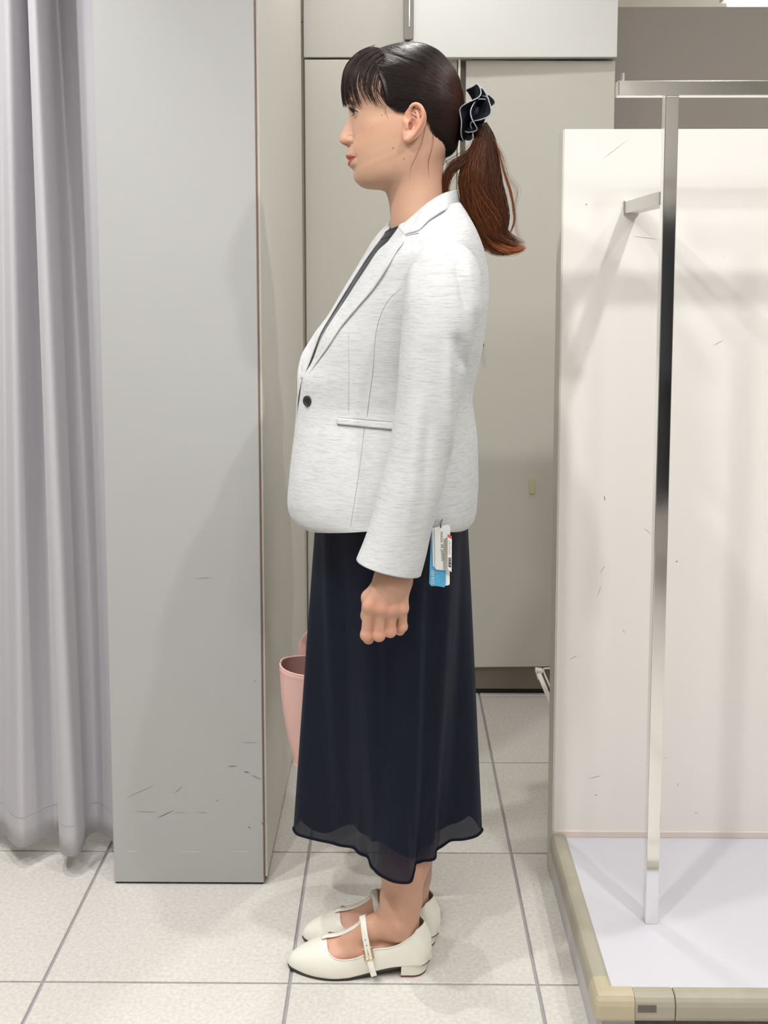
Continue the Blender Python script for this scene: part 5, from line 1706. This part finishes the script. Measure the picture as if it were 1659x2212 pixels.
cap_v = np.vstack([Pn, Pf]); cap_f = np.vstack([fk, fk[:, ::-1] + len(Pn)])
hair = mesh_obj('hair', cap_v, cap_f, M_hair, person, True, attrs={'tone': np.full(len(cap_v), .06)})
hair['label'] = 'dark brown hair combed back'

TIE = np.array([1006.0, 247.0])
def bez(a, b, c, n):
    t = np.linspace(0, 1, n)[None, :, None]
    return a[:, None] * (1 - t) ** 2 + 2 * b[:, None] * t * (1 - t) + c[:, None] * t ** 2
# combed strands running from the hairline back to the tie
def combed(N, seed, side):
    r = np.random.default_rng(seed)
    roots = []
    line = crom(np.array([(800, 108), (812, 130), (828, 158), (838, 188), (842, 222), (852, 234), (868, 237), (882, 231), (896, 222), (912, 229), (920, 252), (933, 282), (941, 315), (950, 340), (962, 350)]), 300)
    topl = crom(np.array([(824, 104), (853, 95), (883, 91), (916, 95), (943, 107), (964, 126), (982, 149)]), 200)
    k = r.random(N)
    a = np.where((k < .62)[:, None], line[r.integers(0, 300, N)], np.where((k < .85)[:, None], topl[r.integers(0, 200, N)], np.stack([r.uniform(850, 960, N), r.uniform(110, 230, N)], 1)))
    a = a + r.standard_normal((N, 2)) * 2.0
    c = TIE + np.stack([r.uniform(-6, 4, N), r.normal(0, 17, N)], 1)
    # order top to bottom so that strands do not cross much
    c[:, 1] = TIE[1] + np.clip((a[:, 1] - 215) * .22, -26, 34) + r.normal(0, 5, N)
    m = (a + c) / 2
    # bow: upper strands arch over the crown, lower sag to the nape
    bow = np.interp(a[:, 1], [90, 150, 215, 260, 330], [-34, -26, -8, 22, 34]) + r.normal(0, 3, N)
    bow += np.interp(a[:, 0], [800, 900, 1000], [0, 0, 0])
    m = m + np.stack([np.interp(a[:, 1], [90, 200, 330], [30, 0, 18]), bow], 1)
    p = bez(a, m, c, 22)
    be_ = np.arctan2(p[..., 1] - HC[1], p[..., 0] - HC[0]); rad = np.hypot(p[..., 0] - HC[0], p[..., 1] - HC[1])
    lim = hull_r(be_) * .985
    sc = np.minimum(1, lim / np.maximum(rad, 1e-6))
    p = HC + (p - HC) * sc[..., None]
    wv = hull_w(p[..., 0], p[..., 1]) + .0004 + r.uniform(0, .0007, (N, 1))
    P3 = L(p[..., 0], p[..., 1], wv)
    if side < 0: P3[..., 1] = 2 * YC - P3[..., 1]
    return P3, p
P3, pp = combed(1500, 21, 1)
Q3, _ = combed(500, 22, -1)
ALL = np.concatenate([P3, Q3])
rad_ = rng.uniform(.00022, .00045, (len(ALL), 1)) * np.linspace(.8, 1, 22)[None]
sv_, sf_ = strands(ALL, rad_, 3)
tone = np.repeat(np.clip(rng.beta(1.3, 5, len(ALL)), 0, 1)[:, None], 22 * 3, 1)
ut, vt = project(sv_); backw = sstep(890, 1000, ut) * sstep(100, 180, vt) * (1 - sstep(250, 320, vt))
tn = np.clip(tone.ravel() * (.35 + .9 * backw) + .22 * backw, 0, 1)
st_o = mesh_obj('combed_strands', sv_, sf_, M_hair, hair, True, attrs={'tone': tn}); st_o['kind'] = 'stuff'

# fringe: locks falling from the parting over the forehead
def fringe(NL, seed):
    r = np.random.default_rng(seed)
    out = []
    wl_ = np.concatenate([np.linspace(-.058, .030, NL // 2), np.linspace(.030, .0672, NL - NL // 2)])
    for wt0 in wl_:
        wt0 = wt0 + r.normal(0, .0008)
        ln0 = r.normal(0, 3.0) - (r.uniform(6, 26) if r.random() < .16 else 0)
        sw = r.normal(0, 5)
        n = r.integers(5, 12) if wt0 < .03 else r.integers(3, 9)
        for i in range(n):
            wt = np.clip(wt0 + r.normal(0, .0009), -.062, .0674); aw = abs(wt)
            el = np.sqrt(max(1 - (aw / .0685) ** 2, .004))
            ut_ = 868 - 123 * el - 4
            vt_ = 227 + ln0 + r.normal(0, 2.0) - 7 * sstep(.015, .045, aw) + 12 * sstep(.054, .067, aw)
            wr_ = wt * .55
            K4 = [0, .03, .05, .062, .068]
            rootu = np.interp(aw, K4, [806, 812, 824, 836, 842]) + r.normal(0, 4)
            rootv = np.interp(aw, K4, [107, 111, 122, 146, 166]) + r.normal(0, 4)
            cu = np.interp(aw, K4, [726, 740, 776, 808, 832]) + r.normal(0, 3) + sw * .4
            cv = np.interp(aw, K4, [122, 122, 134, 160, 190]) + r.normal(0, 3)
            t = np.linspace(0, 1, 20)
            u = rootu * (1 - t) ** 2 + 2 * cu * t * (1 - t) + (ut_ + sw * .5) * t ** 2
            v = rootv * (1 - t) ** 2 + 2 * cv * t * (1 - t) + vt_ * t ** 2
            u = u + (3 + 15 * sstep(.02, .050, aw)) * np.clip((t - .70) / .30, 0, 1) ** 2     # tips sweep back
            w_ = wr_ + (wt - wr_) * t ** .8
            out.append(L(u, v, w_))
    return np.array(out)
FRI = fringe(64, 5)
# keep every fringe strand just outside the skin
hs = HEADV[271::4, ::4]; hn = np.cross(np.gradient(hs, axis=1), np.gradient(hs, axis=0)); hn /= np.linalg.norm(hn, axis=-1, keepdims=True) + 1e-9
hcen = L(874, 230, 0); hn *= np.sign((hn * (hs - hcen)).sum(-1, keepdims=True))
hs, hn = hs.reshape(-1, 3), hn.reshape(-1, 3)
fp_ = FRI.reshape(-1, 3)
lift_ = np.repeat(rng.uniform(.0012, .0045, len(FRI)), 20)
for a_ in range(0, len(fp_), 1500):
    q_ = fp_[a_:a_ + 1500]
    d2 = (q_ ** 2).sum(1)[:, None] + (hs ** 2).sum(1)[None] - 2 * q_ @ hs.T
    ix = d2.argmin(1)
    dd_ = ((q_ - hs[ix]) * hn[ix]).sum(1)
    need = np.clip(lift_[a_:a_ + 1500] - dd_, 0, .03)
    fp_[a_:a_ + 1500] = q_ + hn[ix] * need[:, None]
FRI = fp_.reshape(FRI.shape)
for _ in range(2):
    FRI[:, 1:-1] = .5 * FRI[:, 1:-1] + .25 * (FRI[:, :-2] + FRI[:, 2:])
# gather into locks
rad_f = rng.uniform(.0003, .0006, (len(FRI), 1)) * np.interp(np.linspace(0, 1, 20), [0, .7, 1], [1.2, 1.0, .25])[None]
sv_, sf_ = strands(FRI, rad_f * .85, 4)
tn = np.repeat(rng.beta(1.4, 5, len(FRI))[:, None] * .6, 20 * 4, 1).ravel()
fr_o = mesh_obj('fringe', sv_, sf_, M_hair, hair, True, attrs={'tone': tn}); fr_o['kind'] = 'stuff'
fr_o['label'] = 'thin see-through fringe'

# ponytail: core volume plus strands
TAILC = np.array([(1036, 268), (1046, 305), (1042, 345), (1038, 390), (1045, 430), (1058, 470), (1068, 505), (1084, 535)], float)
TAILH = np.array([15, 24, 36, 46, 47, 40, 28, 12], float)     # half width in pixels
TAILW = np.array([.016, .022, .028, .033, .034, .032, .027, .014])
tc_ = np.linspace(0, 1, 8)
def tail_at(t):
    t = np.asarray(t)
    c_ = pchip(tc_, TAILC, t.ravel()); h_ = pchip(tc_, TAILH, t.ravel()); w_ = pchip(tc_, TAILW, t.ravel())
    d_ = pchip(tc_, TAILC, np.clip(t.ravel() + .01, 0, 1)) - pchip(tc_, TAILC, np.clip(t.ravel() - .01, 0, 1))
    d_ /= np.linalg.norm(d_, axis=1, keepdims=True)
    return c_, h_, w_, np.stack([-d_[:, 1], d_[:, 0]], 1)
tt = np.linspace(0, .97, 70); th = np.linspace(0, 2 * np.pi, 48, endpoint=False)
c_, h_, w_, n_ = tail_at(tt)
rip = 1 + .05 * np.sin(th * 9)[None] * np.linspace(0, 1, 70)[:, None]
U_ = c_[:, None, 0] + n_[:, None, 0] * h_[:, None] * .86 * np.cos(th)[None] * rip
V_ = c_[:, None, 1] + n_[:, None, 1] * h_[:, None] * .86 * np.cos(th)[None] * rip
core = L(U_, V_, w_[:, None] * .80 * np.sin(th)[None] * rip)
tail = mesh_obj('ponytail', core.reshape(-1, 3), grid_faces(70, 48, wrap_n=True), M_tail, person, True, attrs={'tone': np.full(70 * 48, .14)})
tail['label'] = 'low wavy chestnut ponytail'
NS, KS = 3100, 30
r = np.random.default_rng(33)
a0 = r.uniform(0, 2 * np.pi, NS); q0 = np.sqrt(r.uniform(.25, 1.0, NS))
tend = np.clip(r.normal(.93, .07, NS), .6, 1.0)
clump = r.integers(0, 46, NS)
cph = r.uniform(0, 2 * np.pi, 46); cam_ = r.uniform(2, 6, 46); cfr = r.uniform(1.2, 2.4, 46)
ts = np.linspace(0, 1, KS)
P_ = np.zeros((NS, KS, 3))
a_cl = r.uniform(0, 2 * np.pi, 46)
for i in range(NS):
    t = ts * tend[i]
    c_, h_, w_, n_ = tail_at(t)
    # strands of one lock draw together lower down
    da = (a_cl[clump[i]] - a0[i] + np.pi) % (2 * np.pi) - np.pi
    an = a0[i] + da * .50 * ts ** 1.3
    k = clump[i]
    wob = cam_[k] * np.sin(cfr[k] * np.pi * ts + cph[k]) * ts
    rr_ = q0[i] * (1.0 + .06 * np.sin(5 * ts + k))
    off_ = h_ * np.cos(an) * rr_ + wob
    u = c_[:, 0] + n_[:, 0] * off_; v = c_[:, 1] + n_[:, 1] * off_
    # ends flick outwards to the right
    fl_ = np.clip((t - .86) / .14, 0, 1) ** 1.6
    u = u + fl_ * (26 * q0[i] + 18 * r.random()); v = v - fl_ * 4
    P_[i] = L(u, v, w_ * np.sin(an) * rr_ + .0015 * np.sin(4 * ts + cph[k]))
rad_ = r.uniform(.00016, .00034, (NS, 1)) * np.interp(ts, [0, .8, 1], [1, 1, .35])[None]
sv_, sf_ = strands(P_, rad_, 3)
ct_ = r.beta(1.6, 2.2, 46)
tone = np.clip(ct_[clump] * 1.0 + .06 + r.normal(0, .12, NS), 0, 1)
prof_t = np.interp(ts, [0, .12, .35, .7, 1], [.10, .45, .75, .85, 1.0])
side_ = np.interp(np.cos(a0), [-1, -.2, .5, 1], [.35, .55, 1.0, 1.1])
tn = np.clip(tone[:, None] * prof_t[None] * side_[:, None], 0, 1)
ts_o = mesh_obj('ponytail_strands', sv_, sf_, M_tail, tail, True, attrs={'tone': np.repeat(tn[:, :, None], 3, 2).ravel()}); ts_o['kind'] = 'stuff'
# separate locks: one across the nape to the neck, a loop on the right, wisps by the ear
def lock(paths, n, spread, rad, tone_, seed, name, par, wv, m_):
    r = np.random.default_rng(seed); out = []
    base = crom(np.array(paths, float), 26)
    for i in range(n):
        o = r.normal(0, 1, 2) * spread * np.interp(np.linspace(0, 1, 26), [0, .5, 1], [.4, 1, .55])[:, None]
        ph = r.uniform(0, 6.28)
        b2 = base + o + np.stack([np.sin(np.linspace(0, 5, 26) + ph), np.zeros(26)], 1) * spread * .3
        out.append(L(b2[:, 0], b2[:, 1], wv + r.normal(0, spread * PXM * .8)))
    sv_, sf_ = strands(np.array(out), np.full((n, 1), rad) * np.interp(np.linspace(0, 1, 26), [0, .7, 1], [1, 1, .3])[None], 3)
    o = mesh_obj(name, sv_, sf_, m_, par, True, attrs={'tone': np.full(len(sv_), tone_)}); o['kind'] = 'stuff'
    return o
lock([(1030, 300), (1020, 325), (998, 348), (977, 364), (965, 385), (961, 410), (966, 430)], 260, 6.5, .0003, .25, 1, 'nape_lock', tail, .012, M_tail)
lock([(1075, 320), (1090, 375), (1103, 415), (1110, 452), (1111, 478), (1103, 500), (1096, 506)], 40, 1.8, .00022, .55, 2, 'loose_lock', tail, .012, M_tail)
lock([(1048, 500), (1062, 520), (1085, 532), (1110, 540), (1132, 535)], 260, 5.5, .00026, .85, 3, 'flicked_ends', tail, .010, M_tail)
lock([(1020, 470), (1036, 505), (1052, 530), (1075, 544), (1105, 546)], 200, 4.5, .00026, .35, 4, 'flicked_ends', tail, .006, M_tail)
lock([(917, 250), (918, 275), (912, 305), (899, 337), (888, 362), (884, 395)], 3, .6, .00016, .3, 5, 'ear_wisp', hair, .064, M_tail)
lock([(930, 275), (936, 300), (930, 330), (925, 352), (927, 384)], 4, .8, .00016, .35, 6, 'ear_wisp', hair, .056, M_tail)
lock([(832, 230), (836, 252), (846, 270), (850, 285), (852, 298)], 7, 2.6, .00016, .1, 7, 'temple_wisp', hair, .0655, M_hair)
lock([(960, 340), (966, 352), (975, 350), (990, 342), (1010, 328)], 16, 4.5, .00014, .2, 8, 'nape_wisp', hair, .004, M_hair)
lock([(1068, 300), (1088, 340), (1098, 380), (1118, 410), (1112, 450), (1118, 500), (1130, 528)], 14, 5.0, .00014, .4, 9, 'flyaway', tail, .01, M_tail)
# ---------------------------------------------------------------- scrunchie
M_scr = mat('scrunchie_navy', srgb(17, 19, 29), .6, var=.1, vscale=60, spec=.25)
M_thread = mat('scrunchie_thread', srgb(168, 170, 178), .8)
SC = np.array([1024.0, 247.0]); AX = np.array([.93, .36])        # centre and axis (pixels), pony axis
PE = np.array([-AX[1], AX[0]])
n1, n2 = 220, 26
th = np.linspace(0, 2 * np.pi, n1, endpoint=False)
rs = np.random.default_rng(12)
scr_parts, edges = [], []
for layer, (a0_, amp_, rmax, ph, fr) in enumerate([(-11, 14, 57, .4, 3), (11, 15, 50, 1.9, 3), (0, 13, 53, 3.6, 4)]):
    s = np.linspace(0, 1, n2)[:, None]
    wave = np.sin(fr * th + ph)[None] + .30 * np.sin((fr + 3) * th + ph * 2)[None]
    rad2 = (13 + (rmax - 13) * s) * (1 + .13 * np.sin(3 * th + ph)[None] * s)
    axo = a0_ * s * 1.5 + amp_ * wave * s ** 1.3
    rad2 = rad2 - 7 * np.abs(wave) * s ** 2 * .6
    up = rad2 * np.cos(th)[None]; lw = rad2 * np.sin(th)[None]
    # tall oval: stretched along the vertical
    U2 = SC[0] + AX[0] * axo + PE[0] * up * 1.0
    V2 = SC[1] + AX[1] * axo + PE[1] * up * 1.12
    G2 = L(U2, V2, lw * PXM)
    scr_parts.append((G2.reshape(-1, 3), grid_faces(n2, n1, wrap_n=True)))
    e_ = G2[-1]
    jag = 1 + .0
    edges.append(tube(np.vstack([e_, e_[:1]]), .00085 * (1 + .3 * np.sin(np.arange(n1 + 1) * 2.1)), 6, caps=False))
v_, f_ = join(scr_parts)
scr = mesh_obj('scrunchie', v_, f_, M_scr, person, True); solid(scr, .0008, 0)
scr['label'] = 'navy ruffled scrunchie with pale stitched edges'
v_, f_ = join(edges); mesh_obj('edge_stitching', v_, f_, M_thread, scr, True)
cv, cf = tube(np.array([L(SC[0] + AX[0] * q, SC[1] + AX[1] * q, 0) for q in np.linspace(-26, 26, 9)]), [.012, .015, .0165, .017, .017, .017, .0165, .015, .012], 28)
mesh_obj('elastic_core', cv, cf, M_scr, scr, True)

# ================================================================== pink tote bag in her far hand
M_bag = mat('bag_pink_leather', srgb(222, 180, 172), .5, var=.02, vscale=8, bump=.03, bscale=600)
M_bagin = mat('bag_inside_mauve', srgb(176, 134, 128), .7)
M_copper = mat('rivet_copper', (.80, .46, .32, 1), .3, 1.0)
BYn, BYf = 1.900, 2.020
def bx(u, v, Y): return atY(u, v, Y)
bL = float(bx(606, 1450, 1.96)[0]); bR = bL + .29
zr = float(bx(640, 1465, BYn)[2])                 # rim height at the front
bag = empty('tote_bag', ((bL + bR) / 2, 1.96, float(bx(640, 1690, 1.92)[2])), 'open pink leather tote bag carried at the woman\'s far side', 'bag')
zb0 = float(bx(640, 1692, 1.92)[2])
nt, nz_ = 140, 40
tb = np.linspace(0, 2 * np.pi, nt, endpoint=False)
rows = []
for k in np.linspace(0, 1, nz_):                  # 0 rim .. 1 base
    hx = (bR - bL) / 2 * (1 - .02 * k - .16 * k ** 2.2); hy = (BYf - BYn) / 2 * (1 - .18 * k)
    ex1 = .62
    ca, sa = np.cos(tb), np.sin(tb)
    xx = (bL + bR) / 2 + hx * np.sign(ca) * np.abs(ca) ** ex1
    yy = (BYn + BYf) / 2 + hy * np.sign(sa) * np.abs(sa) ** (.62 + .2 * (1 - k))
    dip = .006 * (np.abs(ca) ** 4) * (1 - k)
    # the base tilts: left end hangs higher
    zz = zr + dip + (zb0 + .030 * np.clip(-ca, 0, 1) * 1.0 - zr - dip) * k
    rows.append(np.stack([xx, yy, zz], 1))
BG = np.array(rows)
bo = mesh_obj('bag_body', BG.reshape(-1, 3), grid_faces(nz_, nt, wrap_n=True), M_bag, bag, True); solid(bo, .0025, 0)
inn = (BG - BG.mean(1, keepdims=True)) * np.array([.975, .955, 1.0]) + BG.mean(1, keepdims=True)
mesh_obj('lining', inn.reshape(-1, 3), grid_faces(nz_, nt, wrap_n=True)[:, ::-1], M_bagin, bag, True)
basev = np.vstack([BG[-1], BG[-1].mean(0)[None]])
mesh_obj('base', basev, [(i, (i + 1) % nt, nt) for i in range(nt)], M_bag, bag)
v_, f_ = tube(np.vstack([BG[-1], BG[-1][:1]]) + (0, 0, .001), .0028, 8, caps=False)
mesh_obj('base_piping', v_, f_, M_bag, bag, True)
rim_ = BG[0] + (0, 0, .001); v_, f_ = tube(np.vstack([rim_, rim_[:1]]), .0018, 8, caps=False)
mesh_obj('rim_edge', v_, f_, M_bag, bag, True)
st_ = BG[1] + (BG[1] - BG[1].mean(0)) * .010 + (0, 0, -.004)
dash = [tube([st_[i], st_[i] * .35 + st_[(i + 1) % nt] * .65], .0005, 5) for i in range(0, nt)]
v_, f_ = join(dash); mesh_obj('rim_stitching', v_, f_, mat('stitch_pink', srgb(196, 148, 140), .7), bag)
# two handles rising to the hand
for yb in (BYf - .004, BYn + .002):
    ax_ = float(bx(655, 1452, BYf)[0]) + (0 if yb > 1.96 else .045); bx2 = 2 * FH[0] - ax_
    pth = crom(np.array([(ax_, yb, zr - .035), (ax_, yb, zr + .005), (ax_ + .006, yb, zr + .035), ((ax_ + FH[0]) / 2, (yb + FH[1]) / 2, (zr + FH[2]) / 2 + .035), (FH[0] - .02, FH[1] + (.004 if yb > 1.96 else -.004), FH[2] - .002), (FH[0] + .02, FH[1] + (.004 if yb > 1.96 else -.004), FH[2] - .002), ((bx2 + FH[0]) / 2, (yb + FH[1]) / 2, (zr + FH[2]) / 2 + .035), (bx2 - .006, yb, zr + .035), (bx2, yb, zr + .005), (bx2, yb, zr - .035)]), 90)
    tg = np.gradient(pth, axis=0); sd_ = np.cross(tg, (0, 1, 0)); sd_ /= np.linalg.norm(sd_, axis=1, keepdims=True)
    g = np.stack([pth - sd_ * .008, pth - sd_ * .003, pth + sd_ * .003, pth + sd_ * .008], 1)
    ho = mesh_obj('handle', g.reshape(-1, 3), grid_faces(90, 4), M_bag, bag, True); solid(ho, .0028, 0)
    for xx in (ax_, bx2):
        yo = yb - .003
        v_, f_ = tube([(xx, yo, zr - .018), (xx, yo - .003, zr - .018)], [.0042, .0034], 14)
        mesh_obj('rivet', v_, f_, M_copper, bag, True)

# ================================================================== price tags hanging below the blazer behind the sleeve
M_tagw = mat('tag_white', srgb(240, 240, 238), .5, var=.01)
M_tagb = mat('tag_blue', srgb(92, 184, 232), .45, var=.01)
M_tagg = mat('tag_grey_fold', srgb(196, 190, 182), .6, var=.02)  # grey holds the shade of the folded flap, also used for print
M_ink = mat('tag_ink', srgb(40, 40, 44), .6)
M_inkw = mat('tag_white_ink', srgb(236, 246, 250), .6)
M_red = mat('tag_red', srgb(214, 92, 88), .6)
def card(name, px_, Y, m_, label, th=.0005, lean=0.0):
    P = np.array([atY(u, v, Y + (lean * (u - px_[0][0]))) for u, v in px_])
    n = len(P)
    v = np.vstack([P, P + (0, th, 0)])
    f = [tuple(range(n)), tuple(range(n, 2 * n))[::-1]] + [(i, n + i, n + (i + 1) % n, (i + 1) % n) for i in range(n)]
    base_ = P[np.argmin(P[:, 2])]
    r = empty(name, (P[:, 0].mean(), Y, P[:, 2].min()), label, 'tag', 'tags on the blazer')
    mesh_obj('card', v, f, m_, r)
    return r
YT = 1.583
t1 = card('hang_tag', [(936, 1141), (966, 1136), (971, 1141), (971.5, 1262), (968, 1264.5), (931, 1266), (930, 1262)], YT + .006, M_tagw, 'white hang tag at the back, mostly behind the blue tag')
t2 = card('hang_tag', [(931.5, 1141), (934, 1140), (966, 1142), (962.5, 1265), (960, 1268.5), (929, 1263.5), (927, 1260)], YT + .004, M_tagb, 'sky blue hang tag below the sleeve cuff')
text_mesh('direct', .0085, M_inkw, t2, 'lettering', ((.02, 0, -1), (1, 0, 0)), atY(935.5, 1247, YT + .0034), 1.05)
t3 = card('hang_tag', [(933.5, 1142), (936, 1140.5), (950, 1140), (950, 1228), (939, 1226), (935, 1222)], YT + .002, M_tagw, 'white hang tag showing only its left edge between blue and front tags')
t4 = card('hang_tag', [(938.5, 1140), (967, 1133.5), (970, 1134.5), (973, 1141), (969.5, 1231), (966, 1232.5), (943, 1230.5), (940.5, 1228)], YT, M_tagw, 'white front hang tag printed MADE IN JAPAN')
text_mesh('MADE IN JAPAN', .0056, M_ink, t4, 'lettering', ((.04, 0, -1), (1, 0, .04)), atY(954.6, 1180.5, YT - .0003), 1.12)
eye_ = atY(952, 1138, YT - .001)
v_, f_ = tube([eye_, eye_ + (0, -.0008, 0)], .0012, 10); mesh_obj('eyelet', v_, f_, M_ink, t4)
# folded price label wrapped over the edge of the front tag
pl = empty('price_label', (float(atY(967, 1200, YT)[0]), YT, float(atY(967, 1236, YT)[2])), 'folded paper price label with barcode on the front white tag', 'label')
def face(name, px_, Ys, m_):
    P = np.array([atY(u, v, y) for (u, v), y in zip(px_, Ys)])
    n = len(P); v = np.vstack([P, P + (0, .0003, 0)])
    f = [tuple(range(n)), tuple(range(n, 2 * n))[::-1]] + [(i, n + i, n + (i + 1) % n, (i + 1) % n) for i in range(n)]
    return mesh_obj(name, v, f, m_, pl)
face('folded_flap', [(958.5, 1165), (967.5, 1159.5), (968, 1232), (958, 1231)], [YT - .001, YT - .007, YT - .007, YT - .001], M_tagg)
face('printed_face', [(967, 1153.5), (976, 1158), (975.5, 1236), (967.5, 1229)], [YT - .0072, YT - .004, YT - .004, YT - .0072], M_tagw)
face('red_corner', [(967, 1153.5), (976, 1158), (976, 1164), (967, 1160)], [YT - .0076, YT - .0044, YT - .0044, YT - .0076], M_red)
for i, (a_, b_) in enumerate(((1204, 1205.2), (1206.5, 1207.5), (1209, 1211), (1212.5, 1213.5), (1215, 1217.5), (1219, 1220), (1221.5, 1224))):
    face('barcode_bar', [(969, a_), (974.5, a_ + 1.5), (974.5, b_ + 1.5), (969, b_)], [YT - .0073, YT - .0051, YT - .0051, YT - .0073], M_ink)
for i in range(9):
    a_ = 1167 + i * 3.4
    face('price_print', [(970, a_), (970 + (3.6 if i % 3 else 2.0), a_ + 1), (970 + (3.6 if i % 3 else 2.0), a_ + 2.2), (970, a_ + 1.4)], [YT - .0073, YT - .0058, YT - .0058, YT - .0073], M_tagg)
# loop that ties the tags to the hem
lp = empty('tag_string', tuple(atY(952, 1138, YT)), 'thin black loop tying the tags to the blazer hem', 'string')
v_, f_ = tube(crom(np.array([atY(952, 1138, YT - .0015), atY(953, 1130, YT + .001), atY(956, 1122, YT + .008), atY(951, 1128, YT + .006), atY(952, 1138, YT + .008)]), 30), .0004, 6)
mesh_obj('loop', v_, f_, M_ink, lp, True)
